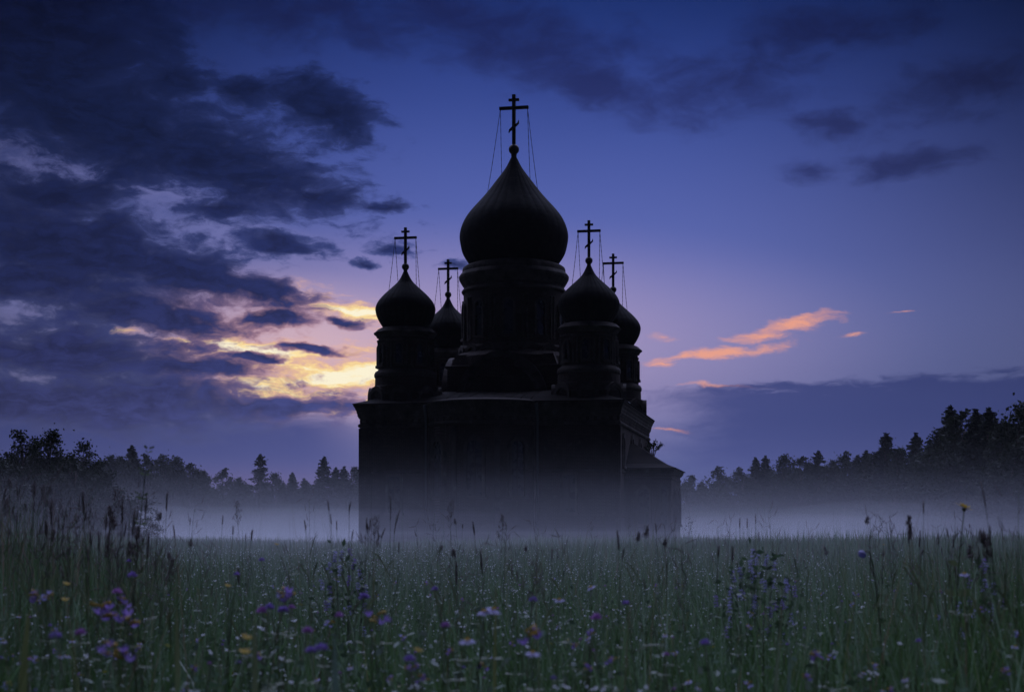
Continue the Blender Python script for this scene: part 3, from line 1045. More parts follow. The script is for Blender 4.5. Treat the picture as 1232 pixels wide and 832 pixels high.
def conifer(seed, h, w, nleaf, ls, base=0.1, thin=0.0):
    rng = np.random.default_rng(seed)
    mb = MB()
    r0 = 0.013 * h + 0.03
    mb.tube([(0, 0, -0.2), (rng.normal(0, .008 * h), 0, 0.5 * h), (0, rng.normal(0, .008 * h), h)], [r0 * 1.3, r0 * 0.75, 0.015], 7)
    pts, sz = [], []
    z = base * h
    while z < h * 0.985:
        f = 1 - z / h
        nb = int(rng.integers(5, 9))
        L = w * 0.5 * (f ** 0.78) * rng.uniform(0.72, 1.12) + 0.02 * h
        for b in range(nb):
            if rng.uniform() < thin:
                continue
            a = rng.uniform(0, 2 * math.pi)
            Lb = L * rng.uniform(0.55, 1.18)
            rise = rng.uniform(-0.35, 0.1) * Lb
            if rng.uniform() < 0.6:
                mb.tube([(0, 0, z), (Lb * 0.8 * math.cos(a), Lb * 0.8 * math.sin(a), z + rise * 0.7)], [r0 * 0.22 * f + 0.01, 0.006], 4)
            m = max(3, int(nleaf * Lb / (w * 0.5) * 0.018))
            t = rng.uniform(0.12, 1, m)
            p = np.stack([Lb * t * math.cos(a), Lb * t * math.sin(a), z + rise * t * t + 0.12 * Lb * np.maximum(0, t - 0.75)], 1)
            p += rng.normal(size=p.shape) * np.array([0.018, 0.018, 0.012]) * h * (0.4 + f)
            pts.append(p)
        z += h * rng.uniform(0.022, 0.042) * (0.6 + f * 0.8)
    m = int(nleaf * 0.03)
    pts.append(np.stack([rng.normal(0, 0.006 * h, m), rng.normal(0, 0.006 * h, m), h * (0.9 + 0.11 * rng.uniform(0, 1, m))], 1))
    pts = np.concatenate(pts)
    v, f, t = leaf_cards(pts, ls, rng, 0.42, 0.3)
    return mb, v, f, t


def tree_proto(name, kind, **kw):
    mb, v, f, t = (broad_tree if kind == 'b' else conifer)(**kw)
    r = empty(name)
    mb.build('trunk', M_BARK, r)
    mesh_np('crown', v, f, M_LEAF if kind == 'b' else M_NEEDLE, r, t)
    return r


def dup(root):
    r = root.copy()
    COL.objects.link(r)
    for ch in root.children:
        c = ch.copy()
        COL.objects.link(c)
        c.parent = r
    return r


PROT = {}
for i in range(5):
    PROT['b%d' % i] = ('broadleaf_tree', 'b', dict(seed=40 + i, h=13.0, w=(7.5, 6.0, 8.5, 6.8, 5.2)[i], nleaf=6500, ls=0.40, nclump=(36, 30, 44, 30, 26)[i], ragged=(0.3, 0.35, 0.25, 0.45, 0.4)[i]), 13.0)
for i in range(5):
    PROT['c%d' % i] = ('spruce_tree', 'c', dict(seed=60 + i, h=13.0, w=(5.0, 4.2, 5.6, 3.8, 4.6)[i], nleaf=3200, ls=0.46, thin=(0.0, 0.1, 0.0, 0.2, 0.35)[i]), 13.0)
for i in range(3):
    PROT['n%d' % i] = ('young_tree', 'b', dict(seed=90 + i, h=6.3, w=(4.4, 4.8, 3.8)[i], nleaf=9500, ls=0.15, nclump=(46, 52, 40)[i], base=0.06, ragged=0.5), 6.3)
_made = {}


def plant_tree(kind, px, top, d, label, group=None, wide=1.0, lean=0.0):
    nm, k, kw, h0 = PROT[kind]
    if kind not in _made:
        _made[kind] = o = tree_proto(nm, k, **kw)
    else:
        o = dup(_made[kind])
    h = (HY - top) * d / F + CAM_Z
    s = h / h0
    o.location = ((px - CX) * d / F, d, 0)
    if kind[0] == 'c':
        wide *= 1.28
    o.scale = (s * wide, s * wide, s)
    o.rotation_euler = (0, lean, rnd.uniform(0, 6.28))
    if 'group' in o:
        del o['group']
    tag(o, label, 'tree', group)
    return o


# the row against the sky, right of the church: pixel column, top row, kind, what sets it apart
RIGHT = [
    ('b1', 832, 570, 'small round tree just beside the porch wall, half hidden in mist'),
    ('b2', 863, 562, 'broad rounded tree, first full crown beyond the porch'),
    ('b0', 891, 562, 'flat topped leafy tree between the broad rounded tree and the twin spruces'),
    ('c1', 909, 551, 'slimmer of the twin spruces in the misty wood'),
    ('c3', 921, 549, 'second of the twin spruces, its tip leaning over a round crown'),
    ('b3', 944, 549, 'round crowned tree beside the twin spruces'),
    ('b1', 964, 548, 'narrow leafy tree beside a thin pine'),
    ('c4', 985, 543, 'thin pine with open tiers and sky showing through its top'),
    ('b4', 1003, 552, 'low leafy tree in the dip after the thin pine'),
    ('b0', 1020, 543, 'dome shaped leafy tree at the middle of the wood'),
    ('c0', 1032, 548, 'short spruce tucked behind the dome shaped leafy tree'),
    ('c1', 1042, 543, 'pointed spruce standing alone between two low crowns'),
    ('b3', 1052, 547, 'low leafy crown at the foot of the tall dark spruce'),
    ('c2', 1066, 522, 'tall dark spruce that rises well above its neighbours'),
    ('b4', 1082, 536, 'leafy crown between the tall dark spruce and a pointed one'),
    ('c0', 1102, 522, 'pointed spruce before the high edge of the wood'),
    ('b1', 1119, 533, 'shoulder high leafy tree below the great trees of the edge'),
    ('b3', 1131, 518, 'rough leafy tree at the start of the great trees'),
    ('c4', 1143, 490, 'ragged pine with a broken outline, first of the great trees'),
    ('b0', 1161, 493, 'great leafy tree between the ragged pine and a dark spruce'),
    ('c0', 1174, 494, 'dark spruce in the middle of the great trees'),
    ('c2', 1190, 492, 'broad spruce with a blunt tip among the great trees'),
    ('b4', 1207, 506, 'lower leafy tree in the notch of the great trees'),
    ('b2', 1226, 486, 'highest leafy tree of the wood, cut by the picture edge'),
]
def depth_right(px):
    return float(np.interp(px, [820, 860, 950, 1040, 1090, 1130, 1180, 1300], [330, 318, 265, 235, 210, 180, 160, 140]))
for k, px, top, lab in RIGHT:
    plant_tree(k, px, top, depth_right(px) + rnd.uniform(-3, 3), lab)
for k, px, top in (('b3', 1250, 492), ('c1', 1272, 497), ('b2', 1296, 490), ('b0', 1330, 480), ('c2', 1360, 470)):
    plant_tree(k, px, top, depth_right(px), 'dark tree of the wood beyond the picture edge', 'trees of the wood beyond the edge of the view')
GR = 'trees standing inside the dark wood beyond the porch'
px = 826
while px < 1300:
    base = float(np.interp(px, [820, 860, 950, 1040, 1066, 1100, 1130, 1150, 1200, 1240, 1300], [580, 573, 558, 556, 548, 546, 535, 512, 506, 502, 500]))
    for row in range(3):
        d = depth_right(px) + (16, 5, -9)[row] + rnd.uniform(-4, 4)
        top = base + (4, 17, 38)[row] * rnd.uniform(0.7, 1.3)
        plant_tree(rnd.choice(['b0', 'b1', 'b2', 'b3', 'b4', 'c0', 'c2']), px + rnd.uniform(-5, 5), top, d, 'dim tree deep in the dark wood beyond the porch, its crown merging with others', GR, wide=1.25)
    px += 17

LEFT = [
    ('b4', 133, 546, 'low leafy tree beside the young roadside trees'),
    ('b1', 146, 547, 'low leafy tree next to a single pointed top'),
    ('c1', 159, 537, 'single pointed tree standing above the leafy wood'),
    ('b0', 176, 546, 'leafy tree behind the tall meadow weed'),
    ('b2', 194, 548, 'broad leafy tree along the even part of the misty wood'),
    ('b3', 212, 551, 'leafy tree near the end of the even part of the misty wood'),
    ('b1', 228, 556, 'lower leafy tree on the slope down to the gap in the wood'),
    ('b4', 243, 564, 'last leafy tree before the gap in the misty wood'),
    ('b0', 270, 563, 'round tree just after the gap in the misty wood'),
    ('b4', 287, 573, 'small tree between the round one and the tall pine'),
    ('c4', 313, 547, 'tall open pine that overtops the misty wood before the church'),
    ('b3', 331, 570, 'small leafy tree close after the tall open pine'),
    ('c1', 352, 569, 'short spruce between the tall open pine and the broad spruce'),
    ('c3', 366, 576, 'lowest spruce in the row beside the church'),
    ('c2', 390, 550, 'broad tall spruce in the misty wood nearest the church wall'),
    ('c1', 404, 563, 'slim spruce between the broad one and the church'),
    ('c0', 414, 562, 'spruce second from the church wall'),
    ('b1', 428, 560, 'leafy tree touching the outline of the church wall'),
]
def depth_left(px):
    return float(np.interp(px, [-60, 120, 250, 280, 430], [205, 225, 250, 295, 305]))
for k, px, top, lab in LEFT:
    plant_tree(k, px, top, depth_left(px) + rnd.uniform(-3, 3), lab)
GL = 'trees standing inside the misty wood across from the porch'
px = -70
while px < 450:
    base = float(np.interp(px, [-70, 120, 200, 240, 256, 290, 330, 440], [545, 550, 556, 566, 582, 580, 578, 573]))
    for row in range(3):
        d = depth_left(px) + (18, 6, -9)[row] + rnd.uniform(-4, 4)
        top = base + (3, 13, 30)[row] * rnd.uniform(0.7, 1.3)
        plant_tree(rnd.choice(['b0', 'b1', 'b2', 'b3', 'b4', 'c0', 'c2']), px + rnd.uniform(-5, 5), top, d, 'dim tree in the misty wood far behind the young trees, its crown merging with others', GL, wide=1.2)
    px += 17
# far wood that closes the view behind the church
GB = 'trees hidden behind the church'
# the nearer young trees
NEAR = [('n0', -32, 520, 84, 'young tree at the very edge of the view, loose and dark'),
        ('n1', 25, 517, 78, 'young tree with a fan shaped open top of loose sprays'),
        ('n2', 66, 517, 80, 'tallest dense young tree with an upright double top'),
        ('n0', 101, 532, 76, 'young tree lowest of the near ones, sloping down to the mist')]
for k, px, top, d, lab in NEAR:
    plant_tree(k, px, top, d, lab)
for px, top, d in ((-60, 535, 86), (0, 552, 74), (45, 545, 83), (85, 552, 72), (118, 562, 79), (138, 585, 74), (-15, 570, 70), (60, 575, 70), (105, 590, 68), (152, 604, 72), (20, 590, 66)):
    plant_tree(rnd.choice(['n0', 'n1', 'n2']), px, top, d, 'bushy sapling filling in under the young trees at the dark end of the mist', 'saplings under the young trees', wide=1.5)

# little shrubs at the church
def sprig(name, base, hgt, wid, nst, nleaf, ls, label, cat, seed, m=None):
    rng = np.random.default_rng(seed)
    mb = MB()
    pts = []
    for k in range(nst):
        a = rng.uniform(0, 6.28)
        h = hgt * rng.uniform(0.55, 1.0)
        e = np.array([wid * 0.5 * math.cos(a) * rng.uniform(0.2, 1), wid * 0.5 * math.sin(a) * rng.uniform(0.2, 1), h])
        mid = e * np.array([0.35, 0.35, 0.55])
        mb.tube([(0, 0, -0.1), mid, e], [0.02, 0.012, 0.004], 4)
        t = rng.uniform(0.35, 1.05, max(1, nleaf // nst))[:, None]
        pts.append(mid + (e - mid) * t + rng.normal(size=(len(t), 3)) * 0.045 * hgt)
    o = mb.build(name, M_BARK)
    o.location = tuple(map(float, base))
    tag(o, label, cat)
    v, f, t = leaf_cards(np.concatenate(pts), ls, rng)
    mesh_np('foliage', v, f, M_LEAF, o, t)
    return o

def church_pt(x, y, z):
    c, s = math.cos(-TH), math.sin(-TH)
    return (0.13 + c * x - s * y, 107.1 + s * x + c * y, z)

sprig('shrub', church_pt(HX + 1.55, -HY2 + 5.2, 6.0), 1.25, 1.5, 12, 420, 0.13, 'small wild shrub rooted on the porch roof beside the church wall', 'shrub', 5)
sprig('weed', at(826, 646, 92) * np.array([1, 1, 0]), 2.2, 1.5, 9, 60, 0.10, 'thin leafless weed in the mist at the outer corner of the porch', 'weed', 6)


# ------------------------------------------------------------------ meadow grass
def scatter_field(rng, bands):
    """Points in the strip of meadow one sees (with room to step aside): list of (y0, y1, per m2)."""
    xs, ys, bi = [], [], []
    for k, (y0, y1, dens) in enumerate(bands):
        half1 = 0.36 * y1 + 1.8
        n = int(dens * (y1 - y0) * 2 * half1)
        y = rng.uniform(y0, y1, n)
        x = rng.uniform(-half1, half1, n)
        keep = np.abs(x) < 0.36 * y + 1.8
        xs.append(x[keep])
        ys.append(y[keep])
        bi.append(np.full(keep.sum(), k))
    return np.concatenate(xs), np.concatenate(ys), np.concatenate(bi)


def lump(x, y, f, ph=0.0):
    """Smooth wavy height field, 0..1."""
    return 0.5 + 0.17 * (np.sin(f * x + 1.3 * np.sin(f * 0.7 * y + ph)) + np.sin(f * 1.31 * y + 1.7 * np.sin(f * 0.9 * x + 2 * ph)) + np.sin(f * 2.1 * (x + y) * 0.7 + ph * 3))


def grass_blades(x, y, h, w, rng, levels, tint, lean=0.35):
    n = len(x)
    ph = rng.uniform(0, 2 * np.pi, n)
    ln = h * np.abs(rng.normal(lean * 0.6, lean * 0.5, n))
    yaw = rng.uniform(0, np.pi, n)
    ts = np.array(levels)
    wd = np.interp(ts, [0, 0.35, 0.75, 1.0], [0.7, 1.0, 0.62, 0.04])
    V_ = np.empty((n, len(ts), 2, 3))
    for k, t in enumerate(ts):
        droop = np.maximum(0, ln / h - 0.25) * 0.6
        cx = x + np.cos(ph) * ln * t ** 1.9
        cy = y + np.sin(ph) * ln * t ** 1.9
        cz = h * (t - droop * t ** 3)
        dx, dy = np.cos(yaw) * w * wd[k] * 0.5, np.sin(yaw) * w * wd[k] * 0.5
        V_[:, k, 0] = np.stack([cx - dx, cy - dy, cz], 1)
        V_[:, k, 1] = np.stack([cx + dx, cy + dy, cz], 1)
    L = len(ts)
    base = (np.arange(n) * L * 2)[:, None]
    fs = []
    for k in range(L - 1):
        fs.append(base + np.array([[2 * k, 2 * k + 1, 2 * k + 3, 2 * k + 2]]))
    f = np.stack(fs, 1).reshape(-1, 4)
    return V_.reshape(-1, 3), f, np.repeat(tint, L * 2)


rng = np.random.default_rng(11)
# fine close grass, and ever broader tufts of it farther away
NB = [(1.1, 3.0, 2600), (3.0, 6.0, 1700), (6.0, 12.0, 800), (12.0, 24.0, 300), (24.0, 50.0, 100), (50.0, 112.0, 34)]
x, y, b = scatter_field(rng, NB)
mean_h = np.array([0.56, 0.56, 0.57, 0.58, 0.60, 0.62])[b]
h = mean_h * rng.normal(1.0, 0.17, len(x)) * (0.78 + 0.44 * lump(x, y, 1.1)) * (0.9 + 0.2 * lump(x, y, 0.25, 2.0))
edge = np.clip(np.abs(x - 0.02 * y) / (0.33 * y + 0.3) - 0.45, 0, 0.6)
h = np.clip(h * (1 + 0.55 * edge), 0.12, 0.98)
wd = np.array([0.0040, 0.0045, 0.0060, 0.010, 0.022, 0.05])[b] * rng.uniform(0.55, 1.6, len(x))
tint = np.clip(rng.beta(1.3, 1.7, len(x)) * 0.78 + 0.35 * (lump(x, y, 0.8, 1.0) - 0.45) + np.where(rng.uniform(size=len(x)) < 0.07, 0.5, 0), 0, 1)
v, f, t = grass_blades(x, y, h, wd, rng, (0, 0.35, 0.7, 1.0), tint, 0.45)
# broader leaves close by
x2, y2, b2 = scatter_field(rng, [(1.3, 5.0, 320), (5.0, 12.0, 130)])
h2 = np.clip(rng.normal(0.60, 0.13, len(x2)), 0.2, 0.86)
v2, f2, t2 = grass_blades(x2, y2, h2, rng.uniform(0.006, 0.013, len(x2)), rng, (0, 0.3, 0.55, 0.8, 1.0), rng.uniform(0.1, 0.78, len(x2)), 0.75)
v, f, t = np.concatenate([v, v2]), np.concatenate([f, f2 + len(v)]), np.concatenate([t, t2])
# short panicles that stand over the grass and soften its upper edge
x3, y3, b3 = scatter_field(rng, [(2.5, 6.0, 30), (6.0, 14.0, 22), (14.0, 40.0, 11), (40.0, 110.0, 4.5)])
h3 = (0.55 + 0.62 * rng.uniform(0, 1, len(x3)) ** 1.8) * (0.85 + 0.3 * lump(x3, y3, 0.5, 4.0))
w3 = np.array([0.003, 0.003, 0.005, 0.014])[b3]
v3, f3, t3 = grass_blades(x3, y3, h3, w3, rng, (0, 0.5, 0.8, 1.0), rng.uniform(0.6, 1, len(x3)), 0.2)
v, f, t = np.concatenate([v, v3]), np.concatenate([f, f3 + len(v)]), np.concatenate([t, t3])
# rank tall grass under the young trees, and a little at the other edge
n4 = 3400
d4 = rng.uniform(6.5, 15.0, n4)
s4 = rng.uniform(0, 1, n4)
p4 = np.where(s4 < 0.8, -30 + 265 * rng.uniform(0, 1, n4) ** 1.35, 1250 - 120 * rng.uniform(0, 1, n4) ** 1.5)
x4 = (p4 - CX) * d4 / F
top4 = np.where(s4 < 0.8, 1.36 - 0.0019 * p4, 1.06) * rng.uniform(0.6, 1.0, n4)
v4, f4, t4 = grass_blades(x4, d4, top4, rng.uniform(0.003, 0.006, n4), rng, (0, 0.4, 0.75, 1.0), rng.choice([0.0, 0.05, 0.15, 0.3, 1.0], n4), 0.3)
v, f, t = np.concatenate([v, v4]), np.concatenate([f, f4 + len(v)]), np.concatenate([t, t4])
v[:, 2] += ground_z(v[:, 0], v[:, 1])
gr = mesh_np('grass', v, f, M_GRASS, None, t, smooth=True)
tag(gr, 'dewy green meadow grass covering the whole field', 'grass', kind='stuff')

# leafy herbs between the blades, thickest where the flowers are
x, y, b = scatter_field(rng, [(2.0, 4.0, 800), (4.0, 8.0, 520), (8.0, 18.0, 140)])
left = np.clip(0.55 - x / (0.36 * y + 0.5) * 0.55, 0.12, 1.0) * (0.3 + 1.1 * lump(x, y, 1.7, 3.0))
k = rng.uniform(size=len(x)) < left
x, y, b = x[k], y[k], b[k]
z = np.clip(rng.normal(0.60, 0.08, len(x)), 0.2, 0.78)
c = np.stack([x, y, z], 1)
v, f, t = leaf_cards(c, rng.uniform(0.012, 0.034, len(x)), rng, 0.5, 0.35, np.clip(rng.beta(2, 2.5, len(x)) + (rng.uniform(size=len(x)) < 0.03) * 0.6, 0, 1))
hb = mesh_np('herb_foliage', v, f, M_HERB, None, t)
tag(hb, 'small dewy herb leaves mixed into the flowering grass', 'undergrowth', kind='stuff')

# dew: glinting drops on the blades
x, y, b = scatter_field(rng, [(1.8, 5.0, 170), (5.0, 10.0, 150), (10.0, 22.0, 70), (22.0, 45.0, 16)])
k = rng.uniform(size=len(x)) < (0.25 + 0.9 * lump(x, y, 1.3, 5.0)) * np.where(x > 0.2 * y, 0.6, 1.0)
x, y, b = x[k], y[k], b[k]
z = np.clip(rng.normal(0.60, 0.08, len(x)), 0.35, 0.84)
r = np.array([0.0019, 0.0026, 0.0040, 0.007])[b] * rng.uniform(0.5, 1.5, len(x)) ** 1.5
oc = np.array([(1, 0, 0), (0, 1, 0), (-1, 0, 0), (0, -1, 0), (0, 0, 1), (0, 0, -1)], float)
of = np.array([(0, 1, 4), (1, 2, 4), (2, 3, 4), (3, 0, 4), (1, 0, 5), (2, 1, 5), (3, 2, 5), (0, 3, 5)])
v = (np.stack([x, y, z], 1)[:, None, :] + oc[None] * r[:, None, None]).reshape(-1, 3)
f = (of[None] + (np.arange(len(x)) * 6)[:, None, None]).reshape(-1, 3)
dw = mesh_np('dew', v, f, M_DEW, None, None, smooth=True)
tag(dw, 'pale dew drops glinting all over the meadow grass', 'dew', kind='stuff')

# ------------------------------------------------------------------ single stalks and flowers
def bez(p0, p1, p2, n=9):
    return [p0 * (1 - t) ** 2 + 2 * p1 * t * (1 - t) + p2 * t * t for t in np.linspace(0, 1, n)]


def stalk(tip, foot, d, label, head='spike', group=None, bow=0.0, hl=0.10, hr=0.006, r=0.0022, cat='grass stalk', seed=0):
    """Tall grass stalk: curved stem mesh with a seed head as its part; tip and foot are photo columns/rows at depth d."""
    rg = np.random.default_rng(seed + int(tip[0] * 7 + tip[1]))
    p2 = at(tip[0], tip[1], d)
    p0 = at(foot, HY, d + rg.uniform(-0.05, 0.05))
    p0[2] = 0.0
    p1 = np.array([p0[0] + (p2[0] - p0[0]) * (0.15 - bow), d, p2[2] * (0.72 + 0.25 * abs(bow))])
    org = p0.copy()
    pts = [p - org for p in bez(p0, p1, p2, 12)]
    mb = MB()
    if head == 'bare':
        mb.tube(pts, [r * (1 - 0.85 * k / 11) for k in range(12)], 5)
    else:
        mb.tube(pts, [r * (1 - 0.5 * k / 11) for k in range(12)], 5)
    # one or two blade leaves on the stem
    for q in rg.choice([4, 5, 6, 7], 2, replace=False):
        a = rg.uniform(0, 6.28)
        L = rg.uniform(0.08, 0.2)
        s = pts[q]
        e = s + np.array([math.cos(a) * L * 0.6, math.sin(a) * L * 0.3, L * rg.uniform(0.3, 0.9)])
        m_ = (s + e) / 2 + np.array([0, 0, 0.03])
        wv = np.array([0.0035, 0, 0.001])
        mb.add([s - wv * .6, s + wv * .6, m_ + wv, m_ - wv, e], [(0, 1, 2, 3), (3, 2, 4)])
    o = mb.build('grass_stalk', M_STEM)
    o.location = tuple(map(float, org))
    tag(o, label, cat, group)
    end, dr = pts[-1], pts[-1] - pts[-2]
    dr = dr / np.linalg.norm(dr)
    mb = MB()
    if head == 'spike':          # dense, slightly bristly cylinder
        n = 10
        cur = np.array([0.25 * bow * hl, 0, 0])
        line = [end + dr * (hl * (k / (n - 1) - 0.75)) + cur * (k / (n - 1)) ** 2 for k in range(n)]
        mb.tube(line, [hr * max(0.12, math.sin(math.pi * (0.08 + 0.9 * k / (n - 1))) ** 0.6) * rg.uniform(0.85, 1.15) for k in range(n)], 7)
        for q in range(46):
            k = rg.integers(1, n - 1)
            a = rg.uniform(0, 6.28)
            u = np.array([math.cos(a), math.sin(a), 0.55]) * hr
            c = line[k] + u * 0.8
            mb.add([c - dr * 0.004, c + u * 0.5, c + dr * 0.008 + u * 0.5], [(0, 1, 2)])
    elif head == 'panicle':      # loose branched plume
        for q in range(26):
            t = q / 26
            s = end + dr * (hl * (t - 0.85))
            a = rg.uniform(0, 6.28)
            L = hl * 0.42 * (1 - t * 0.75) * rg.uniform(0.4, 1)
            e = s + np.array([math.cos(a) * L * 0.7, math.sin(a) * L * 0.4, L * 0.75])
            mb.tube([s, (s + e) / 2 + np.array([0, 0, -0.002]), e], [0.0006, 0.0005, 0.0004], 3)
            for w_ in range(3):
                c = e + rg.normal(size=3) * 0.004 - np.array([0, 0, w_ * 0.004])
                mb.lathe([(0.0004, -0.005), (hr * 0.42, 0), (0.0003, 0.007)], 4, 0, 0)
                for i in range(len(mb.v) - 12, len(mb.v)):
                    mb.v[i] = tuple(np.array(mb.v[i]) + c)
    elif head == 'oat':          # few drooping awned spikelets up the stem
        for q in range(9):
            s = pts[11 - q // 2] + dr * rg.uniform(-0.02, 0.01)
            a = rg.choice([-1, 1]) * rg.uniform(0.2, 1.0)
            e = s + np.array([a * hl * 0.35, rg.uniform(-1, 1) * hl * 0.15, hl * rg.uniform(0.0, 0.3)])
            mb.tube([s, (s + e) / 2 + np.array([0, 0, 0.01]), e], [0.0007, 0.0006, 0.0005], 3)
            d2 = np.array([a * 0.25, 0, rg.uniform(-0.3, 1)])
            d2 /= np.linalg.norm(d2)
            mb.tube([e, e + d2 * 0.012, e + d2 * 0.03, e + d2 * 0.042], [0.0006, hr * 0.62, hr * 0.4, 0.0003], 5)
    if head != 'bare':
        mb.build('seed_head', M_SEED, o)
    return o


def petals(mb, c, axis, n, L, w, rg, open_=1.0, m=0, cup=0.3):
    axis = np.array(axis, float)
    axis /= np.linalg.norm(axis)
    u = np.cross(axis, (0.3, 0.9, 0.1))
    u /= np.linalg.norm(u)
    v_ = np.cross(axis, u)
    for k in range(n):
        a = 2 * math.pi * k / n + rg.uniform(-0.15, 0.15)
        rd = math.cos(a) * u + math.sin(a) * v_
        sd = -math.sin(a) * u + math.cos(a) * v_
        l = L * rg.uniform(0.85, 1.15)
        p = rd * open_ + axis * cup
        p /= np.linalg.norm(p)
        mid, end = c + p * l * 0.6, c + p * l + axis * l * cup * 0.4
        mb.add([c + rd * 0.0008, mid + sd * w * 0.5, end, mid - sd * w * 0.5], [(0, 1, 2, 3)], m)


def clover_head(mb, c, r, rg, n=60, m=0, squash=0.85):
    """Ball of narrow upright florets."""
    for q in range(n):
        z = rg.uniform(-0.35, 1)
        a = rg.uniform(0, 6.28)
        s = math.sqrt(max(0, 1 - z * z))
        d = np.array([s * math.cos(a), s * math.sin(a), z * squash + 0.25])
        d /= np.linalg.norm(d)
        t = np.cross(d, rg.normal(size=3))
        t /= np.linalg.norm(t)
        b_, e = c + d * r * 0.25, c + d * r * rg.uniform(0.85, 1.1)
        mb.add([b_, (b_ + e) / 2 + t * r * 0.14, e, (b_ + e) / 2 - t * r * 0.14], [(0, 1, 2, 3)], m)


def trifoliate(mb, s, a, L, rg):
    e = s + np.array([math.cos(a) * L, math.sin(a) * L, L * 0.35])
    mb.tube([s, e], [0.0008, 0.0006], 3)
    for k in (-1, 0, 1):
        d = np.array([math.cos(a + k * 1.5), math.sin(a + k * 1.5), 0.12])
        q = np.array([-d[1], d[0], 0.05])
        l = 0.022 * rg.uniform(0.8, 1.2)
        mb.add([e, e + d * l * 0.6 + q * l * 0.34, e + d * l, e + d * l * 0.6 - q * l * 0.34], [(0, 1, 2, 3)])


def flower(px, py, d, kind, label, group=None, size=1.0, lean=0.0):
    """A meadow flower at photo pixel px, py and depth d: stem mesh with its flower head and leaves as parts."""
    rg = np.random.default_rng(int(px * 13 + py * 7))
    p2 = at(px, py, d)
    p0 = np.array([p2[0] - lean * 0.25 + rg.uniform(-0.04, 0.04), d + rg.uniform(-0.05, 0.05), 0.0])
    top = p2 - p0
    names = {'clover': 'clover', 'cowwheat': 'violet_wildflower', 'daisy': 'pale_daisy', 'yellow': 'yellow_wildflower'}
    pts = bez(np.zeros(3), np.array([top[0] * 0.1 - lean * 0.05, 0, top[2] * 0.6]), top, 8)
    mb = MB()
    mb.tube(pts, [0.0018 * (1 - 0.4 * k / 7) for k in range(8)], 5)
    o = mb.build(names[kind], M_STEM)
    o.location = tuple(map(float, p0))
    tag(o, label, 'wildflower', group)
    lf = MB()
    for q in range(6):
        trifoliate(lf, pts[rg.integers(2, 7)], rg.uniform(0, 6.28), rg.uniform(0.015, 0.04), rg)
    lf.build('leaf', M_STEM, o)
    hd = MB()
    r = 0.0105 * size
    if kind == 'clover':
        clover_head(hd, top, r, rg, 80)
        hd.build('flower_head', M_MAGENTA if rg.uniform() < 0.35 else M_PURPLE, o)
    elif kind == 'cowwheat':     # violet bracts on top, yellow tubes under them
        for q in range(3):
            c = top + np.array([rg.normal(0, r * 0.7), rg.normal(0, r * 0.6), -q * r * 0.75])
            petals(hd, c, (rg.normal(0, 0.3), rg.normal(0, 0.3), 1), 7, r * 1.15, r * 0.5, rg, 1.0, 0, 0.8)
        hd.build('flower_head', M_PURPLE if rg.uniform() < 0.6 else M_LILAC, o)
        yb = MB()
        for q in range(4):
            a = rg.uniform(0, 6.28)
            s = top + np.array([0, 0, r * rg.uniform(-1.2, 0.8)])
            dd = np.array([math.cos(a), math.sin(a), 0.35])
            yb.tube([s, s + dd * r * 0.9, s + dd * r * 1.5 + np.array([0, 0, -0.002])], [r * 0.12, r * 0.2, r * 0.28], 6)
        yb.build('yellow_floret', M_YELLOW, o)
    elif kind == 'daisy':
        ax = (rg.normal(0, 0.4), -0.25, 1)
        petals(hd, top, ax, 13, r * 1.35, r * 0.5, rg, 1.0, 0, -0.15)
        hd.build('petal', M_LILAC, o)
        ce = MB()
        clover_head(ce, top, r * 0.55, rg, 40)
        ce.build('yellow_centre', M_YELLOW, o)
    elif kind == 'yellow':
        petals(hd, top, (0.2, -0.2, 1), 7, r, r * 0.7, rg, 1.0, 0, 0.4)
        hd.build('flower_head', M_YELLOW, o)
    return o


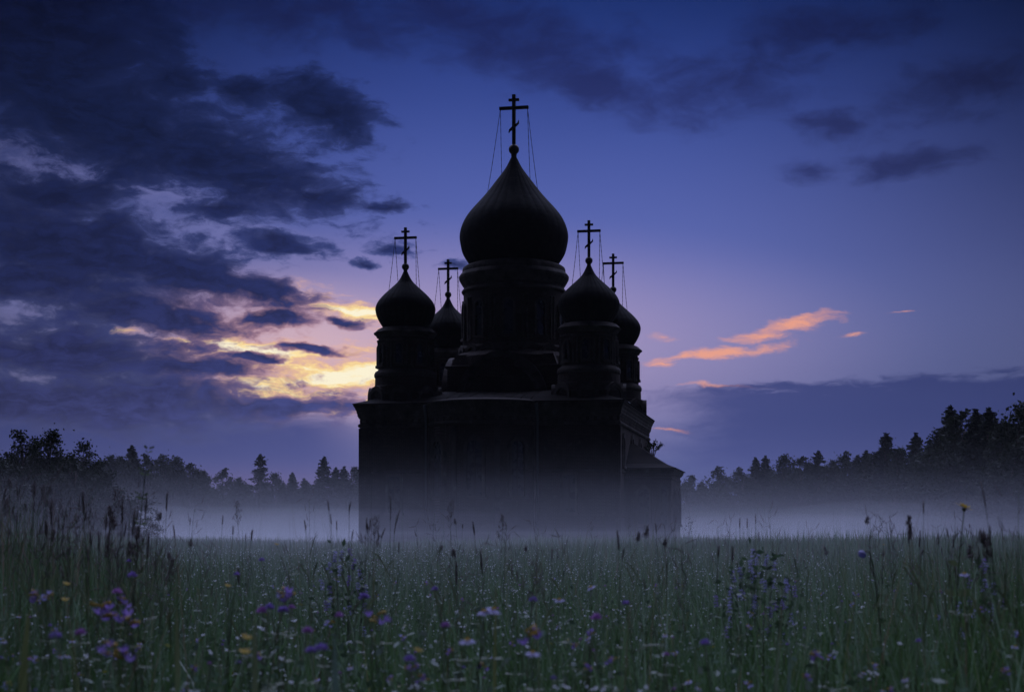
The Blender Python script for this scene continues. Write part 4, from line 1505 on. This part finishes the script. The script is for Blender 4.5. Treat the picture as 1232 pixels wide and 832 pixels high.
# tall stalks the photograph shows one by one: (tip, foot column, depth, head, bow, label)
ST = [
    ((201, 597), 196, 7.0, 'spike', 0.0, 'rusty stalk with a stout drooping seed head above the purple globe flower'),
    ((176, 546), 150, 5.2, 'oat', -0.15, None),
    ((234, 612), 222, 7.5, 'oat', 0.1, 'oat like stalk leaning over the fog beside the tall weed'),
    ((268, 622), 262, 8.0, 'spike', 0.05, 'short straight stalk with a narrow head before the misty gap'),
    ((284, 607), 292, 8.5, 'panicle', -0.05, 'loose feathery plume nodding in front of the misty gap'),
    ((303, 640), 296, 7.0, 'spike', 0.2, 'slanted stalk with a thick head under the feathery plume'),
    ((372, 600), 374, 9.0, 'oat', 0.0, 'zigzag oat stalk standing alone before the bright mist'),
    ((379, 614), 376, 7.0, 'bare', 0.0, 'bare upright stem between the zigzag stalk and a black headed one'),
    ((367, 628), 377, 7.0, 'spike', -0.3, 'bent stalk with a small black head low in the bright mist'),
    ((395, 605), 405, 6.5, 'spike', -0.1, 'stalk with two black heads one above the other beside the church wall'),
    ((398, 621), 406, 6.6, 'spike', -0.1, 'lower headed stalk leaning on the two headed one'),
    ((405, 629), 405, 8.0, 'spike', 0.0, 'thin upright stalk with a tiny head left clear in the mist'),
    ((420, 606), 419, 6.2, 'spike', 0.9, 'stalk hooked over at the top like a cane beside the church wall'),
    ((424, 640), 418, 6.0, 'spike', 0.3, 'side shoot angling up beside the hooked stalk'),
    ((441, 626), 437, 6.0, 'spike', 0.1, 'dark stalk first of the tangled clump at the church corner'),
    ((446, 627), 424, 5.8, 'spike', -0.35, 'slanting dark stalk in the tangled clump at the church corner'),
    ((452, 627), 447, 5.6, 'panicle', 0.5, 'stalk with a forked top in the tangled clump at the church corner'),
    ((456, 641), 436, 6.3, 'spike', -0.6, 'low kinked stalk in the tangled clump at the church corner'),
    ((461, 638), 452, 6.1, 'spike', 0.6, 'stalk bending sharply over at the end of the tangled clump'),
    ((470, 604), 469, 6.4, 'spike', 0.0, 'upright stalk with a long thin head against the church wall'),
    ((477, 619), 470, 6.4, 'spike', 0.5, 'side branch pointing outward under the long thin head'),
    ((480, 655), 475, 6.2, 'spike', 0.0, 'small headed stalk low before the church wall beyond the tangle'),
    ((523, 617), 517, 9.0, 'oat', 0.1, 'pale oat stalk before the first rain pipe'),
    ((543, 605), 541, 9.0, 'panicle', 0.0, 'faint plume before the curved bay of the church'),
    ((605, 625), 600, 8.0, 'panicle', 0.0, 'dark tuft of plume before the middle windows'),
    ((610, 630), 604, 8.0, 'oat', 0.0, 'dark oat head beside the tuft before the middle windows'),
    ((648, 634), 643, 8.5, 'oat', 0.1, 'slender pale stalk with a kinked tip under the last bay window'),
    ((579, 668), 587, 5.0, 'spike', -0.1, 'thick curved dark seed head standing in mid meadow under the church'),
    ((549, 682), 551, 4.8, 'spike', 0.0, 'short dark bud like head beside the thick curved seed head'),
    ((616, 682), 619, 5.2, 'spike', 0.0, 'taller of two neighbouring heads in the middle of the meadow'),
    ((622, 690), 622, 5.2, 'spike', 0.0, 'shorter of two neighbouring heads in the middle of the meadow'),
    ((645, 684), 632, 4.2, 'panicle', 0.2, 'brownish pink plume curving over a violet clover'),
    ((664, 663), 662, 6.0, 'spike', 0.0, 'fine upright head before the blank stretch of church wall'),
    ((750, 662), 741, 5.2, 'spike', 0.2, 'stalk with a dark slanted head in front of the church corner'),
    ((776, 700), 782, 4.4, 'spike', -0.4, 'brown head bowing to one side below the porch'),
    ((789, 632), 796, 7.5, 'spike', -0.1, 'slanted dark stalk before the porch wall'),
    ((800, 634), 803, 7.6, 'oat', 0.0, 'upright oat stalk before the porch window'),
    ((864, 632), 862, 8.0, 'oat', 0.05, 'single leaning stalk just beyond the porch'),
    ((890, 626), 890, 8.0, 'spike', 0.0, 'stalk with a small round head, first of the dark headed trio'),
    ((899, 626), 899, 8.0, 'spike', 0.0, 'stalk with the smallest head, middle of the dark headed trio'),
    ((909, 621), 907, 7.6, 'spike', 0.0, 'stalk with the longest head, last of the dark headed trio'),
    ((924, 620), 945, 7.0, 'oat', -0.1, 'long arched stalk sloping across the mist after the trio'),
    ((913, 642), 914, 8.0, 'spike', 0.0, 'short headed stalk under the trio'),
    ((973, 641), 969, 8.0, 'oat', 0.1, 'small forked stalk in the open mist'),
    ((1047, 622), 1048, 6.0, 'oat', 0.0, 'tall thin stalk with a wispy tip above the grey bud'),
    ((1066, 627), 1082, 6.0, 'oat', -0.2, 'arched wispy stalk between the grey bud and the broad headed one'),
    ((1095, 634), 1102, 5.0, 'spike', -0.1, 'stalk with a broad club shaped head before the dark wood'),
    ((1111, 606), 1117, 5.0, 'spike', -0.05, 'tall straight stalk before the dark wood, tallest before the yellow flower'),
    ((1107, 641), 1108, 5.5, 'spike', 0.0, 'small headed stalk beside the tall straight one'),
    ((1129, 645), 1128, 5.5, 'spike', 0.0, 'little upright head halfway to the yellow flower'),
    ((1137, 620), 1140, 6.0, 'bare', 0.0, 'bare hair thin stem beside the yellow flower'),
    ((1182, 587), 1212, 4.2, 'spike', -0.1, 'long slanting stalk with a slim head, tallest at the dark edge of the meadow'),
    ((1205, 612), 1216, 4.4, 'bare', -0.1, 'bare leaning stem behind the long slanting stalk'),
    ((1226, 592), 1222, 4.4, 'oat', 0.05, 'thin oat stalk at the very edge of the view before the dark wood'),
]
for k, (tip, foot, d, hd, bow, lab) in enumerate(ST):
    if lab is None:
        continue
    big = {'thick curved': 0.085, 'long thin': 0.10, 'club': 0.06, 'slim head': 0.09, 'stout': 0.08}
    hl = next((v_ for q, v_ in big.items() if q in lab), 0.045 if hd == 'spike' else 0.13)
    hr = 0.0075 if ('thick' in lab or 'club' in lab or 'stout' in lab) else 0.0048
    stalk(tip, foot, d, lab, hd, None, bow, hl * (d / 6.0) ** 0.5 if hd == 'spike' else hl, hr * 0.42 * (d / 6.0) ** 0.5, 0.0013, seed=k)
# the thinner ones between them
GS = 'thin seed stalks scattered over the meadow'
for k in range(80):
    px = rnd.choice([250, 330, 430, 520, 545, 660, 770, 860, 985, 1060, 1130]) + rnd.gauss(0, 26)
    d = rnd.uniform(4.5, 13)
    py = rnd.uniform(622, 676) if d > 6 else rnd.uniform(640, 690)
    stalk((px, py), px + rnd.uniform(-14, 14), d, 'thin grass stalk with a small seed head rising a little over the meadow', rnd.choice(['spike', 'oat', 'panicle', 'oat', 'bare']), GS, rnd.uniform(-0.3, 0.3), rnd.uniform(0.03, 0.06), 0.0026, 0.0012, seed=200 + k)
GD = 'dark stalks crowding under the young trees'
for k in range(150):
    px = 218 * (rnd.uniform(0, 1) ** 1.25) - 8
    d = rnd.uniform(4.2, 10)
    py = rnd.uniform(575, 655) + px * 0.12
    stalk((px, py), px + rnd.uniform(-18, 10), d, 'tall dark stalk in the crowd of grass under the young trees', rnd.choice(['oat', 'panicle', 'bare', 'oat', 'spike']), GD, rnd.uniform(-0.3, 0.3), rnd.uniform(0.04, 0.10), 0.0028, 0.0013, seed=400 + k)
GE = 'dark stalks at the shaded edge of the meadow before the wood'
for k in range(30):
    px = rnd.uniform(1090, 1240)
    d = rnd.uniform(3.6, 8)
    py = rnd.uniform(628, 672)
    stalk((px, py), px + rnd.uniform(-4, 22), d, 'dark stalk in the shaded grass around the yellow flower', rnd.choice(['oat', 'panicle', 'bare', 'bare', 'spike']), GE, rnd.uniform(-0.5, 0.5), rnd.uniform(0.03, 0.06), 0.0020, 0.0011, seed=600 + k)

# tall leafy weed in front of the misty wood
def weed_plant():
    rg = np.random.default_rng(3)
    p2, p0 = at(178, 544, 5.2), at(148, HY, 5.2)
    p0[2] = 0
    pts = [p - p0 for p in bez(p0, np.array([p0[0] + 0.02, 5.2, 0.8]), p2, 14)]
    mb = MB()
    mb.tube(pts, [0.0045 * (1 - 0.75 * k / 13) for k in range(14)], 6)
    o = mb.build('tall_weed', M_STEM)
    o.location = tuple(map(float, p0))
    tag(o, 'tall leaning weed with paired leaves up its stem, rising over the misty wood', 'weed')
    for k in range(3, 14):
        for sgn in (-1, 1):
            s = pts[k]
            L = 0.042 * (1.15 - 0.05 * k) * rg.uniform(0.6, 1.1)
            a = rg.uniform(-0.5, 0.5)
            d = np.array([sgn * math.cos(a), math.sin(a), rg.uniform(0.2, 0.9)])
            d /= np.linalg.norm(d)
            q = np.cross(d, (0, 0.8, 0.6))
            lf = MB()
            lf.add([s, s + d * L * 0.45 + q * L * 0.2, s + d * L, s + d * L * 0.45 - q * L * 0.2], [(0, 1, 2, 3)])
            for w_ in range(3):
                c = s + d * L * (0.4 + 0.3 * w_) + np.array([0, 0, 0.006])
                lf.add([c, c + np.array([0.003, 0, 0.007]), c + np.array([0, 0.003, 0.011]), c - np.array([0.003, 0, -0.007])], [(0, 1, 2, 3)])
            lf.build('leaf', M_STEM, o)
    return o
weed_plant()

# yellow flower seen from the side
def yellow_flower():
    rg = np.random.default_rng(8)
    d = 4.6
    p2, p0 = at(1160, 612, d), at(1152, HY, d)
    p0[2] = 0
    top = p2 - p0
    pts = bez(np.zeros(3), np.array([-0.03, 0, top[2] * 0.6]), top, 12)
    mb = MB()
    mb.tube(pts, [0.0026 * (1 - 0.4 * k / 11) for k in range(12)], 6)
    o = mb.build('yellow_flower', M_STEM)
    o.location = tuple(map(float, p0))
    tag(o, 'single yellow flower tilted sideways on a leafy stem before the dark wood', 'wildflower')
    hd = MB()
    petals(hd, top + np.array([0, 0, 0.004]), (0.42, -0.12, 1), 14, 0.030, 0.013, rg, 1.0, 0, 0.10)
    petals(hd, top + np.array([0, 0, 0.006]), (0.42, -0.12, 1), 10, 0.020, 0.010, rg, 1.0, 0, 0.35)
    hd.build('flower_head', M_YELLOW, o)
    cal = MB()
    cal.lathe([(0.002, -0.008), (0.006, -0.003), (0.008, 0.003)], 8)
    cal.v = [tuple(np.array(q) + top) for q in cal.v]
    cal.build('calyx', M_STEM, o)
    for (t, a, L) in ((9, 2.6, 0.035), (8, -0.2, 0.045), (8, 3.3, 0.04), (7, 0.4, 0.05), (6, 2.9, 0.03), (6, 0.1, 0.03)):
        s = pts[t]
        dd = np.array([math.cos(a), math.sin(a) * 0.4, 0.4])
        dd /= np.linalg.norm(dd)
        q = np.cross(dd, (0, 0.9, 0.4))
        lf = MB()
        lf.add([s, s + dd * L * 0.4 + q * L * 0.28, s + dd * L * 0.75 + q * L * 0.2, s + dd * L, s + dd * L * 0.75 - q * L * 0.2, s + dd * L * 0.4 - q * L * 0.28], [(0, 1, 2, 3, 4, 5)])
        lf.build('leaf', M_STEM, o)
yellow_flower()

# grey nodding bud on a leaning stem
def nodding_bud():
    d = 4.4
    foot, neck = at(1071, 720, d), at(1046, 664, d)
    foot[2] = 0
    org = foot.copy()
    pts = [p - org for p in bez(foot, np.array([at(1064, 700, d)[0], d, 0.85]), neck, 9)]
    tipp = at(1034, 669, d) - org
    pts += [neck - org + np.array([-0.006, 0, 0.004]), (neck - org + tipp) / 2 + np.array([0, 0, 0.006])]
    mb = MB()
    mb.tube(pts, [0.0021] * 9 + [0.002, 0.0026], 6)
    o = mb.build('nodding_bud', M_STEM)
    o.location = tuple(map(float, org))
    tag(o, 'grey nodding flower bud hanging sideways from a leaning stem in the open grass', 'wildflower')
    b0 = pts[-1]
    dr = tipp - b0
    bd = MB()
    n = 9
    bd.tube([b0 + dr * (k / (n - 1)) for k in range(n)], [0.0125 * math.sin(math.pi * (0.12 + 0.83 * k / (n - 1))) ** 0.7 for k in range(n)], 12)
    bd.build('bud', M_LILAC, o)
nodding_bud()

# bushy lilac flowered herb
def lilac_bush(px0, px1, ptop, d, label, nst, seed, nm='flowering_herb'):
    rg = np.random.default_rng(seed)
    cx = (px0 + px1) / 2
    base = at(cx, HY, d)
    base[2] = 0
    half = (px1 - px0) / 2 * d / F
    st = MB()
    pts_l, heads = [], []
    for k in range(nst):
        t = -1 + 2 * (k + 0.5) / nst
        tx = half * t
        tz = CAM_Z + (HY - ptop) * d / F - abs(t) ** 1.4 * 0.16 - rg.uniform(0, 0.05)
        e = np.array([tx, rg.normal(0, half * 0.4), tz])
        ps = bez(np.array([tx * 0.15, 0, 0]), np.array([tx * 0.5, e[1] * .5, tz * 0.7]), e, 9)
        st.tube(ps, [0.0026 * (1 - 0.6 * q / 8) for q in range(9)], 5)
        for q in range(26):
            s = ps[rg.integers(4, 9)]
            pts_l.append(s + rg.normal(size=3) * np.array([0.022, 0.022, 0.02]))
        heads.append(e)
        if rg.uniform() < 0.75:
            heads.append(ps[7] + rg.normal(size=3) * 0.012)
        if rg.uniform() < 0.6:
            heads.append(ps[6] + rg.normal(size=3) * 0.02)
    o = st.build(nm, M_STEM)
    o.location = tuple(map(float, base))
    tag(o, label, 'flowering plant')
    v, f, t = leaf_cards(np.array(pts_l), 0.030, rg, 0.5, 0.2)
    mesh_np('foliage', v, f, M_HERB, o, t * 0.25)
    for e in heads:
        hd = MB()
        for w_ in range(4):
            clover_head(hd, e + np.array([rg.normal(0, 0.003), rg.normal(0, 0.003), -0.011 * w_]), 0.0105, rg, 20)
        hd.build('flower_head', M_LILAC if rg.uniform() < 0.6 else M_PURPLE, o)
lilac_bush(862, 962, 658, 5.6, 'bushy lilac flowered herb standing dark in the open grass below the wood', 12, 21)
lilac_bush(386, 444, 652, 6.2, 'violet flowered herb clump at the foot of the tangled stalks by the church corner', 8, 22)
lilac_bush(1150, 1212, 668, 5.2, 'dim purple flowered herb in the shaded grass under the yellow flower', 6, 23)

# broad bright blades close to the camera
def wide_leaf(px, top, foot, d, w, label, bend=0.0, yellowish=0.9):
    p2, p0 = at(px, top, d), at(foot, HY, d)
    p0[2] = 0.1
    ps = bez(p0, np.array([p0[0], d, p2[2] * 0.75]), p2, 10)
    n = len(ps)
    vs, fs = [], []
    for k, p in enumerate(ps):
        ww = w * 0.5 * math.sin(math.pi * min(0.98, 0.22 + 0.76 * k / (n - 1))) ** 0.8
        off = np.array([ww, 0.004 * math.sin(k), 0])
        vs += [p - p0 - off, p - p0 + np.array([0, 0.15 * w, 0]), p - p0 + off]
    for k in range(n - 1):
        a = k * 3
        fs += [(a, a + 1, a + 4, a + 3), (a + 1, a + 2, a + 5, a + 4)]
    o = mesh_np('broad_leaf', np.array(vs), np.array(fs), M_HERB, None, np.full(len(vs), yellowish), smooth=True)
    o.location = tuple(map(float, p0))
    tag(o, label, 'leaf')
for a in [((34, 738, 16, 2.4, 0.020), 'broad yellowish leaf standing up at the dark corner of the meadow', 0.95),
          ((941, 735, 925, 2.9, 0.012), 'bright yellow green blade rising below the bushy lilac herb', 0.9),
          ((950, 752, 948, 2.9, 0.010), 'shorter bright blade beside the yellow green one below the lilac herb', 0.85),
          ((212, 730, 216, 2.9, 0.014), 'yellow leaf between the violet flowers and a white daisy', 0.93),
          ((306, 738, 308, 2.6, 0.014), 'yellowish upright leaf in the flower patch below the misty gap', 0.92),
          ((402, 762, 408, 2.3, 0.018), 'wide green leaf low in the meadow below the church corner', 0.8),
          ((597, 700, 594, 3.6, 0.009), 'yellow green blade behind the pale daisies under the church', 0.95)]:
    wide_leaf(*a[0], a[1], yellowish=a[2])

# flowers the photograph shows one by one
FL = [
    (159, 693, 3.6, 'clover', 1.25, 'round violet globe flower, highest of the flowers under the tall weed'),
    (155, 675, 5.0, 'clover', 0.9, 'small violet flower head over the round globe flower'),
    (141, 713, 3.2, 'clover', 1.15, 'violet flower with a drooping lower petal beside the blue and yellow cluster'),
    (152, 722, 3.2, 'cowwheat', 1.0, 'pale violet flower hanging under the round globe flower'),
    (122, 733, 3.0, 'cowwheat', 1.35, 'blue violet cluster topped with orange, in the dark part of the meadow'),
    (133, 737, 3.0, 'cowwheat', 0.9, 'blue violet flower grown against the orange topped cluster'),
    (156, 741, 2.9, 'cowwheat', 1.3, 'violet and yellow cluster below the round globe flower'),
    (45, 716, 3.3, 'cowwheat', 1.0, 'dim violet flower alone in the dark corner grass'),
    (57, 715, 3.3, 'cowwheat', 0.8, 'faint second violet flower in the dark corner grass'),
    (67, 766, 2.4, 'clover', 1.0, 'purple clover in the lowest dark part of the meadow'),
    (97, 762, 2.5, 'clover', 1.0, 'greyish violet clover beside the dark purple one'),
    (133, 778, 2.3, 'cowwheat', 0.9, 'violet flower with a yellow rim near the bottom of the meadow'),
    (150, 784, 2.3, 'cowwheat', 0.95, 'blue violet flower with a yellow rim, lowest of its pair'),
    (315, 674, 4.8, 'clover', 1.0, 'bright magenta clover standing up against the mist'),
    (285, 691, 4.4, 'clover', 0.9, 'dull violet clover low beside the magenta one'),
    (344, 713, 3.4, 'cowwheat', 1.3, 'pointed violet flower in the middle of the flower patch'),
    (336, 715, 3.4, 'cowwheat', 0.8, 'small violet flower leaning on the pointed one'),
    (315, 736, 3.0, 'clover', 1.2, 'pale violet clover in the flower patch, larger of a pair'),
    (324, 731, 3.0, 'clover', 1.0, 'violet clover behind the larger pale one'),
    (341, 735, 3.0, 'clover', 1.2, 'soft violet clover beyond the clover pair'),
    (351, 731, 3.0, 'clover', 0.8, 'small violet clover beside the soft one'),
    (438, 719, 3.3, 'clover', 1.25, 'violet flower with a pale lip below the church corner'),
    (408, 741, 2.9, 'clover', 0.9, 'pinkish clover below the violet one with a pale lip'),
    (370, 760, 2.6, 'clover', 1.0, 'bright purple clover among dark leaves low in the flower patch'),
    (387, 781, 2.4, 'clover', 1.15, 'violet clover at the bottom of the flower patch'),
    (374, 784, 2.4, 'clover', 1.0, 'blue violet clover beside the lowest violet one'),
    (454, 741, 2.9, 'cowwheat', 1.0, 'orange flecked purple flower beyond the violet one with a pale lip'),
    (583, 735, 2.9, 'daisy', 1.2, 'pale daisy with an orange centre under the church'),
    (594, 733, 2.9, 'daisy', 1.15, 'pale blue daisy pressed against the orange centred one'),
    (536, 753, 2.7, 'clover', 0.9, 'pink violet clover below the pale daisies'),
    (562, 770, 2.5, 'daisy', 1.0, 'whitish flower cluster low under the pale daisies'),
    (636, 762, 2.6, 'cowwheat', 1.15, 'tall violet flower with an orange tip in mid meadow'),
    (641, 785, 2.4, 'daisy', 0.9, 'small blue flower under the tall violet one'),
    (642, 722, 3.2, 'clover', 0.95, 'violet clover under the brownish pink plume'),
    (673, 721, 3.3, 'daisy', 0.9, 'pale nodding daisy beyond the brownish pink plume'),
    (711, 706, 3.8, 'daisy', 0.9, 'whitish violet flower below the end of the church'),
    (717, 744, 2.9, 'clover', 1.15, 'pale violet clover in the grass below the porch'),
    (753, 726, 3.3, 'clover', 0.9, 'dusky pink clover beyond the pale violet one'),
    (493, 794, 2.2, 'clover', 0.9, 'magenta clover at the bottom edge of the meadow'),
    (848, 774, 2.5, 'clover', 0.9, 'single small violet clover in the dark grass below the lilac herb'),
    (523, 709, 3.6, 'clover', 0.85, 'blurred violet clover under the curved bay of the church'),
    (1160, 690, 3.8, 'daisy', 1.0, 'white nodding flower in the shaded grass under the yellow one'),
    (297, 768, 2.5, 'yellow', 1.1, 'orange yellow flower low in the flower patch'),
    (294, 785, 2.4, 'yellow', 1.1, 'yellow flower under the orange yellow one'),
    (80, 703, 3.6, 'yellow', 1.0, 'dim yellow flower, upper of two in the dark grass'),
    (78, 722, 3.4, 'yellow', 1.0, 'dim yellow flower, lower of two in the dark grass'),
    (274, 705, 3.8, 'yellow', 0.9, 'small orange flower beside the dull violet clover'),
    (333, 655, 5.5, 'yellow', 0.9, 'yellowish flower at the upper rim of the flower patch'),
    (503, 783, 2.4, 'yellow', 0.8, 'dull yellow flower above the magenta clover at the bottom edge'),
    (1063, 655, 6.0, 'yellow', 0.5, 'tiny yellow flower in the grass beyond the grey bud'),
]
for px, py, d, kind, s, lab in FL:
    flower(px, py, d, kind, lab, None, s, rnd.uniform(-0.4, 0.4))
GC = 'small violet flowers scattered through the meadow'
for k in range(220):
    px = 1232 * rnd.uniform(0, 1) ** 1.5
    d = rnd.choice([2.4, 3.0, 3.6, 4.5, 5.5, 7.0, 9.0]) * rnd.uniform(0.9, 1.1)
    zt = rnd.uniform(0.66, 0.80)
    py = HY + (CAM_Z - zt) * F / d
    flower(px, py, d, rnd.choice(['clover', 'cowwheat', 'cowwheat', 'daisy']), 'small violet meadow flower half sunk in the grass', GC, rnd.uniform(0.38, 0.7), rnd.uniform(-0.3, 0.3))

# tiny white flowers, all of one kind
def white_proto(seed, n):
    rg = np.random.default_rng(seed)
    mb = MB()
    mb.tube([(0, 0, -0.55), (0.01, 0, -0.25), (0, 0, 0)], [0.0012, 0.001, 0.0008], 4, 0)
    for q in range(n):
        c = np.array([rg.normal(0, 0.006), rg.normal(0, 0.006), rg.normal(0, 0.004)]) if n > 1 else np.zeros(3)
        petals(mb, c, (rg.normal(0, .4), rg.normal(-.3, .4), 1), 6, 0.0075 if n == 1 else 0.005, 0.005, rg, 1.0, 1, 0.25)
    me = mb.build('white_flower', [M_STEM, M_WHITE])
    return me
WP = [white_proto(1, 1), white_proto(2, 3), white_proto(3, 5)]
GW = 'tiny white flowers dotting the meadow'
for k in range(280):
    px = rnd.uniform(0, 1232)
    if px > 760 and rnd.uniform(0, 1) < 0.45:
        px = rnd.uniform(0, 760)
    d = 2.1 * (13 / 2.1) ** (rnd.uniform(0, 1) ** 0.9)
    zt = rnd.uniform(0.62, 0.76)
    p = at(px, HY, d)
    if k < 3:
        o = WP[k]
    else:
        o = WP[rnd.randrange(3)].copy()
        COL.objects.link(o)
    o.location = (p[0], d, zt)
    s = rnd.uniform(0.4, 0.85) * (1 + 0.05 * d)
    o.scale = (s, s, 1)
    o.rotation_euler = (rnd.uniform(-.15, .15), rnd.uniform(-.15, .15), rnd.uniform(0, 6.28))
    tag(o, 'tiny white flower dotting the meadow grass', 'wildflower', GW)
